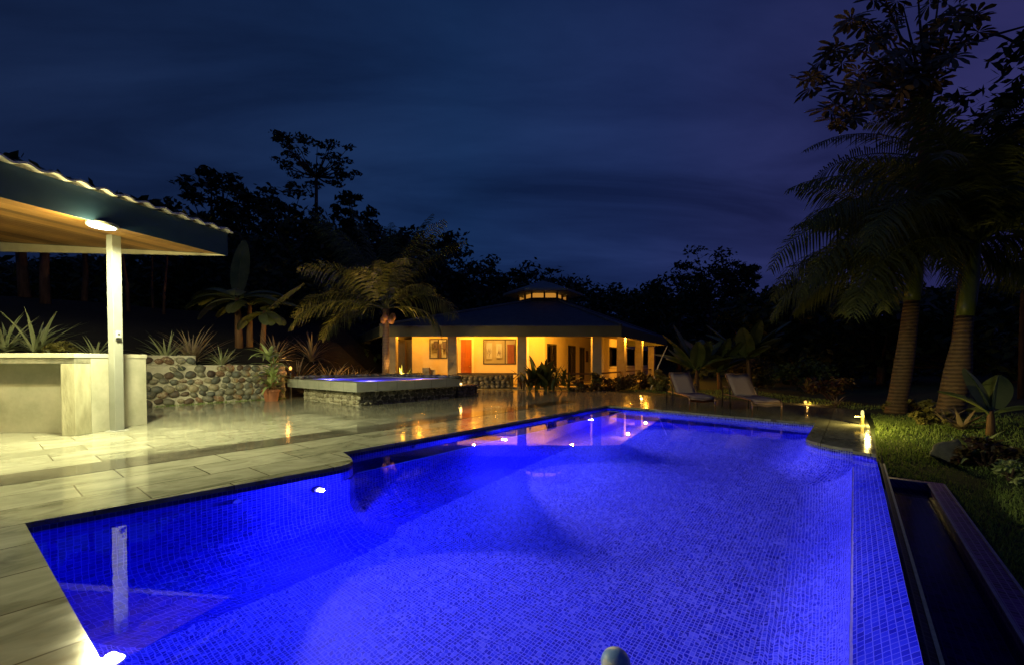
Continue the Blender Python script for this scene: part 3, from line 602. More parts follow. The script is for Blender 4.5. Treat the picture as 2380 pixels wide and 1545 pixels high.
def disc_lamp(label,loc,e,e2,wide):
    t=thing('ceiling_lamp',label,'lamp',loc) if label else roof; o_=Vector((0,0,0)) if label else Vector(loc)
    mb=MB(); mb.lathe(o_+Vector((0,0,-.05)),[(.19,.0),(.20,.012),(.20,.045),(.17,.06)],28); mb.build('lamp_rim',M['white_paint'],t,smooth=False)
    mb=MB(); mb.lathe(o_+Vector((0,0,-.058)),[(.02,-.012),(.12,-.01),(.165,.002),(.165,.01)],28); mb.build('diffuser',M['lamp_white'],t,smooth=True)
    light('lamp_glow','AREA',Vector(loc)+Vector((0,0,-.075)),e,WARM,.34,shape='DISK'); light('lamp_spill','POINT',Vector(loc)+Vector((.05,-.25,-.17)),e2,(1,.82,.30),.12); light('lamp_wide','SPOT',Vector(loc)+Vector((0,0,-.085)),wide,WARM,.11,spot_size=R(176),spot_blend=.08,aim=(0,0,-1))
    return t
lp=P(238,528,6.97); disc_lamp('bright round white lamp under the eave just in front of the white post',(lp.x,lp.y,lp.z+.05),400,100,650)
disc_lamp(None,(-9.5,5.5,3.9),520,480,2300)

# ------------------------------------------------------------------ plants
def blade(mb, base, az, el, ln, wd, droop, seg=5, twist=0.0, v=.25):
    pts=[];p=Vector(base);a=el
    for i in range(seg+1):
        pts.append(p.copy()); d=Vector((math.cos(az)*math.cos(a),math.sin(az)*math.cos(a),math.sin(a))); p=p+d*(ln/seg); a-=droop/seg
    side=Vector((-math.sin(az),math.cos(az),0)); vs=[]
    prof=[.75,1,.92,.72,.42,.04] if seg==5 else [math.sin(PI*(.15+.83*i/seg))**.8 for i in range(seg+1)]
    for i,q in enumerate(pts):
        w_=wd*prof[i]*.5; up=Vector((0,0,1))*w_*v
        vs+=[q-side*w_+up,q-Vector((0,0,1))*w_*v*.4,q+side*w_+up]
    fs=[]
    for i in range(seg):
        k=i*3; fs+=[(k,k+1,k+4,k+3),(k+1,k+2,k+5,k+4)]
    mb.raw(vs,fs)
def rosette(seed, nb, ln, wd, el=(.12,1.35), droop=(.3,1.1)):
    r=random.Random(seed); mb=MB()
    for i in range(nb):
        k=i/nb; e=lerp(el[1],el[0],k)+r.uniform(-.12,.12)
        blade(mb,(r.uniform(-.03,.03),r.uniform(-.03,.03),0),i*2.4+r.uniform(-.3,.3),e,ln*r.uniform(.75,1.1),wd*r.uniform(.8,1.15),r.uniform(*droop))
    return mb
agave_meshes=[]
for k,(mk,sd,nb,ln,wd) in enumerate((('agave',11,46,.95,.052),('agave',12,42,.85,.055),('pine_leaf',13,52,.95,.045),('pine_leaf',14,46,1.0,.048))):
    mb=rosette(sd,nb,ln,wd); o=mb.build('spiky_plant',M[mk],smooth=True); agave_meshes.append(o)
used=set()
def put_plant(kind, u, v, d, label, sc=1.0, group=None, cat='plant', name='spiky_plant', rz=None, z=None):
    o0=agave_meshes[kind]; o=o0 if kind not in used else o0.copy()
    if kind in used: C.objects.link(o)
    used.add(kind); p=P(u,v,d)
    sc*=1.3; o.location=p; o.scale=(sc,)*3; o.rotation_euler.z=rz if rz is not None else (u*1.7)%6.28; o.name=name
    if z is None: o.location.z=min(p.z,ground_z(p.x,p.y)+.05)
    tag(o,label,cat,group); return o
GA='spiky plants along the raised bed'
for kind,u,v,d,sc,lab in (
    (0,12,808,11.2,1.0,'spiky grey-green plant at the outer end of the bed above the bar counter'),
    (0,85,815,11.6,1.1,'large spiky plant with upright pale blades above the bar counter niche'),
    (1,222,818,12.0,.8,'short spiky plant just beside the white post, behind the counter'),
    (1,385,818,13.0,1.05,'broad spiky plant with fanned pale blades above the high end of the cobble wall'),
    (2,446,818,13.6,1.15,'tall spiky plant with reddish fanned blades above the cobble wall step'),
    (1,515,842,13.9,.75,'small low spiky plant behind the lower cobble wall top'),
    (3,640,835,17.0,1.0,'spiky plant behind the potted plant, half hidden by its leaves'),
    (2,690,850,16.6,1.15,'reddish spiky plant with long leaning blades behind the candle lantern'),
    (3,724,818,19.5,1.2,'highest spiky plant on the slope, with thin red-brown blades'),
    (2,772,838,18.6,1.25,'spiky plant with a full fan of thin blades behind the middle of the hot tub'),
    (3,752,868,16.4,.95,'low spiky plant right behind the hot tub rim, paler than its neighbours'),
    (2,806,862,17.4,1.15,'spiky plant with arching blades behind the far half of the hot tub'),
    (3,836,830,20.0,1.0,'dim spiky plant near the coconut palm, last of the row')):
    put_plant(kind,u,v,d,lab,sc,GA)

def leaf_cloud(mb, centers, n, spread, size, rnd, flat=.8):
    for c,rad in centers:
        for i in range(n):
            d=Vector((rnd.gauss(0,1),rnd.gauss(0,1),rnd.gauss(0,1)*flat)).normalized()*rad*rnd.random()**.45*spread
            p=c+Vector((d.x,d.y,d.z*flat)); s=size*rnd.uniform(.6,1.3); a=rnd.uniform(0,6.28); b=rnd.uniform(-.9,.9)
            x=Vector((math.cos(a)*math.cos(b),math.sin(a)*math.cos(b),math.sin(b))); y=x.cross(Vector((rnd.uniform(-1,1),rnd.uniform(-1,1),rnd.uniform(.2,1)))).normalized()
            mb.face([p-x*s,p+y*s*.45,p+x*s,p-y*s*.45])
def bush(name,label,cat,loc,rad,mat,seed,n=40,size=.07,clumps=14,group=None,flat=.8):
    r=random.Random(seed); t=thing(name,label,cat,loc,0,group); cs=[];mb=MB(); st=MB()
    for i in range(clumps):
        a=r.uniform(0,6.28); q=r.random()**.5; c=Vector((math.cos(a)*q*rad[0]*.8,math.sin(a)*q*rad[1]*.8,rad[2]*r.uniform(.25,1.65)*(1-.35*q))); cs.append((c,min(rad)*r.uniform(.3,.5)))
        st.tube([(r.uniform(-.05,.05),r.uniform(-.05,.05),-.05),c*.5+Vector((0,0,.02)),c],[.02,.014,.006],5)
    leaf_cloud(mb,cs,n,1.0,size,r,flat); mb.build('foliage',M[mat],t); st.build('stems',M['bark'],t); return t
p=P(150,818,11.8); bush('leafy_bush','rounded fine-leaved bush between two spiky plants above the counter','bush',(p.x,p.y,ground_z(p.x,p.y)),(.55,.5,.32),'gold_leaf',3,60,.05,16)
p=P(195,814,11.4); o=thing('red_flower_pot','small reddish clay pot half buried behind the counter top','pot',(p.x,p.y,ground_z(p.x,p.y)-.05)); mb=MB(); mb.lathe((0,0,0),[(.09,0),(.13,.2),(.15,.21),(.15,.25),(.12,.25)],14); mb.build('pot',M['terracotta'],o)
mb=MB(); mb.lathe((0,0,.2),[(.118,0),(.115,.02)],14); mb.build('potting_soil',M['soil'],o)

# potted plant against the cobble wall
pp=G(631,931); pot=thing('potted_plant','green and cream striped leafy plant in a terracotta pot by the cobble wall','potted plant',pp)
mb=MB(); mb.lathe((0,0,0),[(.19,0),(.24,.30),(.27,.31),(.27,.37),(.23,.37),(.22,.33)],20); mb.build('pot',M['terracotta'],pot,smooth=False)
r=random.Random(21); mb=MB()
for k in range(4):
    bx,by=r.uniform(-.1,.1),r.uniform(-.1,.1); h=.35+.32*k
    for i in range(15): blade(mb,(bx+r.uniform(-.04,.04),by,h+r.uniform(0,.2)),r.uniform(0,6.28),r.uniform(.1,1.3),r.uniform(.5,.85),.13,r.uniform(.5,1.5))
mb.build('leaves',M['striped'],pot,smooth=True)
mb=MB()
for k in range(4): mb.tube([(r.uniform(-.08,.08),r.uniform(-.08,.08),.3),(r.uniform(-.1,.1),r.uniform(-.1,.1),1.45-.2*k)],.015,6)
mb.build('stem',M['banana_stem'],pot)

# ---- palms
def frond(mb, base, az, el, ln, droop, leaf_ln, nl, rnd, lw=.045, hang=.8, seg=12):
    pts=[];p=Vector(base);a=el; tang=[]
    for i in range(seg+1):
        d=Vector((math.cos(az)*math.cos(a),math.sin(az)*math.cos(a),math.sin(a))); pts.append(p.copy()); tang.append(d); p=p+d*(ln/seg); a-=droop/seg*(.5+1.0*i/seg)
    mb.tube(pts,[max(.006,.035*(1-i/(seg+.5))) for i in range(seg+1)],5,cap=False)
    side0=Vector((-math.sin(az),math.cos(az),0)); roll=rnd.uniform(-.75,.75)
    for k in range(nl):
        f=.14+.86*k/nl; i=min(int(f*seg),seg-1); fr=f*seg-i; q=pts[i].lerp(pts[i+1],fr); tg=tang[i]
        L_=leaf_ln*math.sin(PI*min(1,.18+.80*f))**.7*rnd.uniform(.85,1.1)
        side=side0*math.cos(roll)+side0.cross(tg)*math.sin(roll)
        for s in (-1,1):
            d=(side*s*.85+tg*.55+Vector((0,0,rnd.uniform(-.25,.2)))).normalized(); h=hang*rnd.uniform(.6,1.2)
            e1=q+d*L_*.5; e1.z-=h*L_*.10; e2=q+d*L_*.95; e2.z-=h*L_*.48; wv=tg*lw*.5
            mb.raw([q-wv*.6,q+wv*.6,e1+wv,e1-wv,e2],[(0,1,2,3),(3,2,4)])
def palm(name,label,base,top,radii,barkm,fronds,seed,leaf_ln,nl,shaft=None,extra=None,lw=.045,hang=.8,bulge=0):
    r=random.Random(seed); t=thing(name,label,'palm tree',base); b=Vector(base); tp=Vector(top)-b
    pts=[];rd=[]
    for i in range(13):
        k=i/12; q=tp*k; q+=Vector((tp.x,tp.y,0))*.10*math.sin(PI*k)*(1 if k<1 else 0); pts.append(q); rd.append(lerp(radii[0],radii[1],k)+bulge*math.sin(PI*min(1,k*1.3))+(radii[0]*.35*max(0,1-k*9)))
    pts[0]=pts[0]-Vector((0,0,.3)); mb=MB(); mb.tube(pts,rd,18); mb.build('trunk',barkm,t,smooth=True)
    o=tp.copy()
    if shaft:
        d=tp.normalized(); mb=MB(); mb.tube([tp+d*(shaft*k/5) for k in range(6)],[radii[1]*1.02,radii[1]*1.05,radii[1]*1.0,radii[1]*.85,radii[1]*.62,radii[1]*.38],16); mb.build('crownshaft',M['crownshaft'],t,smooth=True); o=tp+d*shaft*.92
    for az,el,ln,dr in fronds:
        mb=MB(); frond(mb,o,az,el,ln,dr,leaf_ln,nl,r,lw,hang); mb.build('frond',M['frond'],t)
    return t
r=random.Random(8)
cb_=P(896,866,18.3); cb_.z=ground_z(cb_.x,cb_.y); ct=P(897,718,18.3)
fr=[(R(188),.55,4.3,1.9),(R(172),1.12,5.2,.75),(R(150),1.32,5.2,.5),(R(100),1.3,5.0,.6),(R(40),1.3,5.1,.55),(R(15),1.05,4.8,.9),(R(-5),.6,3.6,2.1),(R(-30),.85,3.0,1.9),(R(-80),1.2,2.8,1.5),(R(-110),1.05,3.0,1.7),(R(-150),.95,4.0,1.6),(R(205),.3,4.2,1.6),(R(150),1.15,5.0,1.0),(R(40),1.1,4.6,1.0),(R(-60),1.1,3.4,1.6),(R(100),.6,3.8,1.4),(R(10),.25,3.0,2.0),(R(172),.2,3.6,1.7),(R(-160),1.25,4.8,.9),(R(-20),1.2,4.6,.9)]
cpalm=palm('coconut_palm','young coconut palm with long drooping fronds in front of the house corner',cb_,ct,(.16,.13),M['coco_bark'],fr,4,.95,46,lw=.05,hang=1.1)
mb=MB()
for k in range(6): a=k*1.1; mb.ball(ct-cb_+Vector((.2*math.cos(a)+.12,.2*math.sin(a)-.1,-.35-.13*(k%2))),(.13,.13,.17),10,8)
mb.build('coconuts',M['coconut'],cpalm,smooth=True)

# royal palms on the right
b1=P(2081,935,11.2); b1.z=ground_z(b1.x,b1.y); t1=P(2119,700,11.2)
b2=P(2206,968,9.6); b2.z=ground_z(b2.x,b2.y); t2=P(2243,735,9.6)
def crown(seed,n,ln,extra=(),lo=-.1):
    r=random.Random(seed); res=[]
    for i in range(n): res.append((i*2.399+r.uniform(-.25,.25),lerp(1.35,lo,(i/n)**.8)+r.uniform(-.12,.12),ln*r.uniform(.85,1.12),r.uniform(1.1,1.9)))
    return res+list(extra)
palm('royal_palm','royal palm with a straight ringed trunk, the farther of the two by the grass',b1,t1,(.195,.165),M['royal'],crown(31,15,3.2,((R(185),.9,3.7,1.9),(R(200),.6,3.7,1.8),(R(170),1.1,3.7,1.5),(R(180),.25,3.9,1.9),(R(215),.1,3.6,1.8),(R(160),.4,4.0,2.0),(R(190),-.1,3.0,1.4),(R(240),.2,3.0,1.9),(R(300),.1,2.8,1.9))),31,.80,60,shaft=1.3,bulge=.02,lw=.05,hang=1.3)
palm('royal_palm','leaning royal palm with a swollen base and long green crownshaft near the right edge',b2,t2,(.215,.145),M['royal'],crown(37,16,3.6,((R(178),.75,4.2,1.8),(R(200),.5,4.2,1.7),(R(160),1.0,4.4,1.6),(R(215),.9,4.0,1.8),(R(182),.35,4.7,1.8),(R(195),.15,4.4,1.7),(R(170),.6,4.9,2.0),(R(205),.55,5.0,2.0),(R(150),.2,4.6,1.6),(R(10),.3,3.6,1.8)),.45),37,.9,58,shaft=1.75,bulge=.05,lw=.05,hang=1.3)
# a third, taller feather palm standing behind them
b3=P(2214,905,13.2); b3.z=ground_z(b3.x,b3.y); t3=P(2258,420,13.2)
palm('feather_palm','tall feather palm behind the two royal palms, its crown highest of the three',b3,t3,(.17,.13),M['royal'],crown(41,24,3.9,((R(180),.5,5.2,1.4),(R(195),.8,5.2,1.3),(R(170),.2,4.8,1.3),(R(185),1.0,5.2,1.2),(R(175),.75,5.4,1.5),(R(190),.35,5.0,1.2))),41,.9,62,lw=.05)

# ---- bananas
def banana_leaf(mb, base, az, el, ln, wd, droop, rnd, torn=.12, seg=14, fold=.35):
    pts=[];p=Vector(base);a=el
    for i in range(seg+1):
        d=Vector((math.cos(az)*math.cos(a),math.sin(az)*math.cos(a),math.sin(a))); pts.append((p.copy(),d)); p=p+d*(ln/seg); a-=droop/seg
    side=Vector((-math.sin(az),math.cos(az),0)); mb.tube([q for q,_ in pts],[.028*(1-i/(seg+1)) +.004 for i in range(seg+1)],5,cap=False)
    for s in (-1,1):
        for i in range(2,seg):
            f=(i-2)/(seg-2); f2=(i-1)/(seg-2)
            w1=wd*.66*math.sin(PI*(.12+.86*f))**.6; w2=wd*.66*math.sin(PI*(.12+.86*min(1,f2)))**.6
            (q1,d1),(q2,d2)=pts[i],pts[i+1]; up=side.cross(d1)*-1
            dz=Vector((0,0,-fold)); o1=(side*s+dz+d1*.25); o2=(side*s+dz+d2*.25)
            gap=rnd.uniform(0,.35) if rnd.random()<torn else 0
            a=q1; b=q2; c=q2.lerp(q1,gap)+o2*w2; e=q1+o1*w1
            mb.raw([a,b,c,e],[(0,1,2,3)])
def banana(label, base, h, leaves, seed, rad=.11, lean=(0,0), group=None, name='banana_plant'):
    r=random.Random(seed); t=thing(name,label,'banana plant',base,0,group); top=Vector((lean[0],lean[1],h))
    mb=MB(); mb.tube([Vector((0,0,-.15)),top*.35,top*.75,top],[rad*1.15,rad,rad*.8,rad*.55],10); mb.build('stem',M['banana_stem'],t,smooth=True)
    for az,el,ln,wd,dr in leaves:
        mb=MB(); banana_leaf(mb,top-Vector((0,0,.1)),az,el,ln,wd,dr,r); mb.build('leaf',M['banana_leaf'],t)
    return t
GB='banana plants on the slope'
p=P(556,806,17); p.z=ground_z(p.x,p.y); h=P(553,692,17).z-p.z
banana('tallest banana plant, with one big upright leaf rising past the roof tip',p,h,[(R(85),1.5,2.5,.62,.2),(R(175),.9,2.2,.55,1.9),(R(190),.55,2.1,.5,1.6),(R(160),.75,2.4,.5,1.7),(R(200),.2,1.7,.55,1.6),(R(5),.5,1.9,.55,1.2),(R(-60),.9,1.6,.5,1.9),(R(30),.8,2.0,.5,1.5)],51,.13,(-.05,0),GB)
p=P(580,806,17.4); p.z=ground_z(p.x,p.y); h=P(581,705,17.4).z-p.z
banana('middle banana plant of the three, with leaves spreading level to the right',p,h,[(R(10),.45,2.0,.5,1.0),(R(-20),.75,1.7,.5,1.8),(R(60),1.0,1.8,.5,1.4),(R(185),.4,1.5,.45,1.6),(R(-90),.6,1.5,.5,2.0)],52,.11,(.03,0),GB)
p=P(609,808,16.8); p.z=ground_z(p.x,p.y); h=P(617,722,16.8).z-p.z
banana('shortest banana plant, with a leaf slanting up to the right',p,h,[(R(8),.85,1.9,.4,.35),(R(-15),.35,1.1,.5,1.9),(R(-50),.1,.9,.45,1.6),(R(175),.25,1.4,.45,1.7),(R(110),.9,1.3,.4,1.4)],53,.10,(.12,0),GB)
GC='broad-leaved plants behind the loungers'
for u,v,d,hh,lab,sd in ((1620,900,20,1.0,'broad-leaved plant with pale upright leaves between house end and first lounger',61),(1675,905,20.5,.9,'broad-leaved plant with arching leaves behind the gap between the loungers',62),(1745,890,19.5,1.5,'broad-leaved plant rising behind the rounded shrub',63)):
    p=P(u,v,d); p.z=ground_z(p.x,p.y); r=random.Random(sd)
    banana(lab,p,hh,[(R(r.uniform(0,360)),r.uniform(.7,1.35),r.uniform(1.6,2.5),r.uniform(.42,.6),r.uniform(.2,1.2)) for _ in range(13)],sd,.10,(r.uniform(-.2,.2),0),GC,'broad_leaved_plant')

# ---- trees
def tree(name,label,base,h,crown_c,crown_r,seed,mat='leaf',clumps=22,per=42,size=.22,trad=.25,group=None,flat=.6,clump_r=.33,limbs=7,lean=0):
    r=random.Random(seed); t=thing(name,label,'tree',base,0,group); cs=[]
    for i in range(clumps):
        a=r.uniform(0,6.28); q=math.sqrt(r.random()); zz=r.uniform(-1,1)*math.sqrt(max(0,1-q*q*.8))
        cs.append((Vector(crown_c)+Vector((math.cos(a)*q*crown_r[0],math.sin(a)*q*crown_r[1],zz*crown_r[2])),min(crown_r[0],crown_r[2]*1.6)*clump_r*r.uniform(.7,1.35)))
    mb=MB(); leaf_cloud(mb,cs,per,1.0,size,r,flat); mb.build('crown',M[mat],t)
    mb=MB(); fork=Vector((crown_c[0]*.75,crown_c[1]*.75,crown_c[2]-crown_r[2]*.8))
    mb.tube([(0,0,-.4),fork*.33+Vector((r.uniform(-.06,.06),0,0)),fork*.7+Vector((r.uniform(-.08,.08),0,0)),fork],[trad*1.25,trad,trad*.85,trad*.7],9)
    for c,_ in cs[:limbs*2]: m_=fork.lerp(c,.5)+Vector((r.uniform(-.3,.3),r.uniform(-.3,.3),-.15*crown_r[2])); mb.tube([fork-Vector((0,0,.1)),m_,c],[trad*.42,trad*.28,trad*.08],5)
    mb.build('trunk',M['bark'],t,smooth=True); return t
def tree_at(label,u,v_top,v_mid,d,rw,seed,name='tree',**kw):
    """u, crown top row, crown middle row, distance and crown half-width in metres"""
    c=P(u,v_mid,d); tp=P(u,v_top,d); gz=ground_z(c.x,c.y); rh=tp.z-c.z
    return tree(name,label,(c.x,c.y,gz),tp.z-gz,(0,0,c.z-gz),(rw,rw,rh),seed,**kw)
tree_at('tall slender tree with a flat layered crown standing clear above the dark wood',735,312,366,42,3.9,71,'umbrella_tree',clumps=40,per=36,size=.23,trad=.20,flat=.28,clump_r=.20,limbs=14)
GT='dark trees on the left slope'
for i,(u,vt,vm,d,rw,lab) in enumerate(((495,405,500,36,2.7,'dark tree with a ragged crown nearest the bar roof tip'),(575,412,500,37,2.6,'dark tree left of the tall slender one, with two crown lobes'),(660,425,520,38,2.6,'dark broad tree just in front of the tall slender tree'),(700,480,560,34,3.2,'dark low tree filling the gap under the tall slender tree'),
    (825,440,500,44,1.9,'small dark tree with an open top beside the tall slender tree'),(800,500,590,36,3.6,'wide dark tree behind the coconut palm fronds'),(600,520,640,28,3.4,'dark leafy tree behind the banana plants'),(900,520,600,40,3.4,'dark tree rising behind the coconut palm crown'),(960,560,640,42,3.2,'dark tree between the coconut palm and the house roof'),
    (440,520,620,27,3.0,'dark tree behind the roof tip, lower than the ragged one'))):
    tree_at(lab,u,vt,vm,d,rw,80+i,'dark_tree',clumps=26,per=46,size=.30,trad=.22,group=GT,flat=.7)
GL='slim trunks behind the bar'
for i,(u,d,rad,lab) in enumerate(((62,18,.17,'slim pale trunk nearest the outer edge, behind the spiky plants'),(108,17.5,.15,'slim trunk with mauve bark, second behind the bar'),(196,20,.11,'slim trunk just left of the white post'),(300,19,.07,'thin stem just right of the white post'),(358,21,.05,'thinnest pale stem, above the cobble wall'),(382,20,.06,'thin reddish stem leaning beside the thinnest one'))):
    p=P(u,800,d); gz=ground_z(p.x,p.y); tree('slim_tree',lab,(p.x,p.y,gz),6,((i%3-1)*.3,0,4.9-.25*i),(1.7,1.7,.9),100+i,clumps=14,per=40,size=.26,trad=rad,group=GL,limbs=5)
GR='dark trees beyond the lawn'
for i,(u,vt,vm,d,rw,lab) in enumerate(((1650,572,640,46,3.6,'broad rounded dark tree on the skyline, highest beyond the lawn'),(1720,600,650,47,2.0,'smaller dark tree leaning against the broad rounded one'),(1580,640,690,44,3.2,'low dark tree on the skyline beyond the house end'),(1840,625,720,30,2.6,'dark tree beside the drooping palm fronds'),(1930,640,740,26,3.0,'dark tree behind the farther royal palm trunk'),(2050,660,760,24,3.2,'dark tree filling the space between the royal palm trunks'),
    (2230,650,760,22,3.4,'dark tree behind the leaning royal palm'),(2360,640,760,20,3.2,'dark tree at the right-hand edge behind the big-leaved plant'),(1760,690,760,28,2.6,'dark low tree behind the broad-leaved plants'),(1500,655,710,42,3.2,'dark tree behind the right end of the house roof'))):
    tree_at(lab,u,vt,vm,d,rw,120+i,'dark_tree',clumps=28,per=48,size=.27,trad=.22,group=GR,flat=.75)
# palmate tree at top right
def palmate(mb, c, r_, size, nrm, lobes=9):
    nrm=nrm.normalized(); a=nrm.orthogonal().normalized(); b=nrm.cross(a); off=r_.uniform(0,6.28)
    for k in range(lobes):
        q=off+k*2*PI/(lobes+.8); d=(a*math.cos(q)+b*math.sin(q)); sd=nrm.cross(d); L_=size*r_.uniform(.8,1.05); dp=nrm*-.18*L_
        mb.raw([c+d*L_*.05,c+d*L_*.45+sd*L_*.11,c+d*L_*.78+sd*L_*.135+dp*.5,c+d*L_*.98+dp,c+d*L_*.78-sd*L_*.135+dp*.5,c+d*L_*.45-sd*L_*.11],[(0,1,2,3,4,5)])
ce_b=P(2094,905,12.6); ce_b.z=ground_z(ce_b.x,ce_b.y); cec=thing('palmate_leaf_tree','tall tree with large hand-shaped leaves high above the royal palms','tree',ce_b)
r=random.Random(77); lm=MB(); bm_=MB(); o=ce_b
topc=P(2150,60,12.0)-o; fork=P(2150,300,12.0)-o
bm_.tube([Vector((0,0,-.3)),fork*.5,fork,topc],[.16,.13,.10,.06],9)
for (u,v) in [(1925,150),(1950,215),(1990,110),(2010,190),(2055,60),(2040,160),(2075,240),(2100,20),(2120,120),(2145,200),(2165,60),(2185,-30),(2200,130),(2235,20),(2130,-60),(2050,-20),(1985,255),(2220,95),(2090,175),(1945,270),(2160,160),(2255,60),(2005,50),(2070,110),(1905,185)]:
    e=P(u,v,12.0+r.uniform(-1.2,1.2))-o; m_=fork.lerp(e,.55)+Vector((0,0,.35)); bm_.tube([fork.lerp(topc,r.uniform(0,.8)),m_,e],[.05,.032,.012],6)
    for k in range(5):
        c=e+Vector((r.uniform(-.42,.42),r.uniform(-.4,.4),r.uniform(-.35,.25))); bm_.tube([e,c],.008,4,cap=False); palmate(lm,c,r,r.uniform(.38,.6),Vector((r.uniform(-.8,.8),r.uniform(-1.0,.2),r.uniform(.3,1))))
lm.build('leaves',M['cecropia'],cec); bm_.build('trunk',M['bark'],cec,smooth=True)
# dark fine-leaved tree at the right edge with an arching bough
tr=tree_at('dark leafy tree at the top right edge with a long bare bough',2390,95,300,12.5,1.9,151,'dark_tree',clumps=30,per=52,size=.17,trad=.07,flat=.8)
mb=MB(); o=tr.location; mb.tube([P(2400,250,12.5)-o,P(2390,60,12.5)-o,P(2300,85,12.4)-o,P(2240,110,12.3)-o],[.07,.05,.035,.015],6); mb.tube([P(2400,120,12.5)-o,P(2330,85,12.4)-o,P(2270,75,12.4)-o],[.04,.03,.01],6); mb.build('bough',M['bark'],tr,smooth=True)

# far wood on the hill: one mass
def forest():
    r=random.Random(200); mb=MB()
    for i in range(620):
        y=r.uniform(46,84); k=r.uniform(-1.25,1.35); x=k*y; gz=ground_z(x,y); rad=r.uniform(1.6,3.4); h=r.uniform(2.2,5.2)
        cs=[(Vector((x+r.uniform(-1,1)*rad*.7,y+r.uniform(-1,1)*rad*.7,gz+h*r.uniform(.45,1.0))),rad*r.uniform(.4,.75)) for _ in range(5)]
        leaf_cloud(mb,cs,17,1.0,.50,r,.8)
    for i in range(230):                              # undergrowth that closes the edge of the wood
        side=r.random()<.55; y=r.uniform(24,44); x=-y*r.uniform(.30,1.3) if side else y*r.uniform(.42,1.35); gz=ground_z(x,y); rad=r.uniform(1.0,2.0)
        cs=[(Vector((x+r.uniform(-1,1)*rad,y+r.uniform(-1,1)*rad,gz+r.uniform(.2,3.2))),rad*r.uniform(.45,.8)) for _ in range(5)]
        leaf_cloud(mb,cs,17,1.0,.30,r,.8)
    o=mb.build('forest',M['leaf']); tag(o,'dark wooded hillside behind the house','forest',kind='stuff')
forest()

# ---- garden on the right
def grass_patch():
    r=random.Random(300); mb=MB()
    for i in range(26000):
        t_=r.uniform(2.2,12.8)+r.uniform(0,1.5); n_=1.08+abs(r.gauss(0,1))*1.1*(.35+.09*t_)
        if t_>8.95: n_=.30+abs(r.gauss(0,1))*1.5
        if n_<1.08 and t_<9.0: continue
        if n_<.35: continue
        p=W(n_,t_); p.z=ground_z(p.x,p.y); a=r.uniform(0,6.28); h=r.uniform(.03,.085); d=Vector((math.cos(a),math.sin(a),0))*.008; l=Vector((r.uniform(-.04,.04),r.uniform(-.04,.04),h))
        mb.face([p-d,p+d,p+l])
    for i in range(9000):
        x=r.uniform(3.2,11); y=r.uniform(12,20.5); 
        g=NT((x,y))
        if y<(19.6-1.42*(x-3.4)+2.6 if x<9.6 else 11.8): continue
        p=Vector((x,y,ground_z(x,y))); a=r.uniform(0,6.28); h=r.uniform(.03,.09); d=Vector((math.cos(a),math.sin(a),0))*.012
        mb.face([p-d,p+d,p+Vector((r.uniform(-.04,.04),r.uniform(-.04,.04),h))])
    o=mb.build('grass',M['grass']); tag(o,'short green lawn grass beside the pool and behind the loungers','grass',kind='stuff')
grass_patch()
def at(u,v,z0=None):
    """where the ground stands at a picture point"""
    d=4.0
    while d<60:
        p=P(u,v,d)
        if p.z<=ground_z(p.x,p.y): break
        d+=.05
    p.z=ground_z(p.x,p.y); return p
bush('rounded_shrub','big rounded shrub with small olive leaves behind the right lounger','shrub',at(1750,900),(1.45,1.1,1.05),'leaf2',401,70,.10,26)
bush('dark_shrub','dark loose shrub between the rounded shrub and the royal palm','shrub',at(1880,912),(1.5,1.0,1.0),'leaf',402,60,.11,20)
bush('dark_shrub','low dark shrub with reddish tips beside the bollard lamp','shrub',at(1935,930),(.9,.7,.55),'croton',403,50,.09,14)
bush('ground_cover','low leafy clump around the foot of the farther royal palm','shrub',at(2120,956),(.75,.6,.25),'gold_leaf',404,50,.07,16)
bush('ground_cover','bright green leafy clump at the foot of the leaning royal palm','shrub',at(2162,985),(.55,.45,.2),'gold_leaf',405,60,.06,14)
bush('reddish_shrub','reddish twiggy plant below the bromeliad at the grass edge','shrub',at(2290,1085),(.55,.45,.28),'croton',406,60,.05,16)
bush('pale_herb','pale flowering herb at the right edge of the grass','plant',at(2352,1120),(.35,.3,.22),'striped',407,40,.045,10)
for i,(u,v,sc,kd,lab) in enumerate(((2262,1075,.85,2,'bromeliad with spreading reddish blades above the grass edge'),(2236,1000,.8,2,'dark red spiky plant between the boulder and the leaning palm'),(2195,985,.6,3,'small spiky plant with red tips in front of the leaning palm'),(1945,945,.55,3,'small spiky plant left of the bollard lamp'))):
    p=at(u,v); o=agave_meshes[kd].copy(); C.objects.link(o); o.location=p; o.scale=(sc,)*3; o.rotation_euler.z=i*1.3; o.name='bromeliad'; tag(o,lab,'plant'); o.data=rosette(500+i,16,.8,.10,(.2,1.2),(.3,1.1)).build('bromeliad_tmp',M['pine_leaf' if i!=0 else 'striped'],smooth=True).data
for o in [o for o in C.objects if o.name.startswith('bromeliad_tmp')]: bpy.data.objects.remove(o)
p=at(2215,1068); mb=MB(); mb.ball((0,0,.10),(.30,.22,.22),18,12,.5,random.Random(9)); o=mb.build('boulder',M['rock'],smooth=True); o.location=p; tag(o,'rounded grey boulder on the grass edge in front of the leaning palm','rock')
p=at(2302,1010); r=random.Random(66); banana('big-leaved plant with two broad paddle leaves by the right-hand edge',p,.45,[(R(100),1.3,.95,.30,.4),(R(35),1.1,1.05,.34,.7),(R(150),1.0,.85,.26,1.0),(R(-40),.8,.7,.22,1.2),(R(60),.6,.85,.26,1.3)],66,.06,(0,0),None,'paddle_leaf_plant')
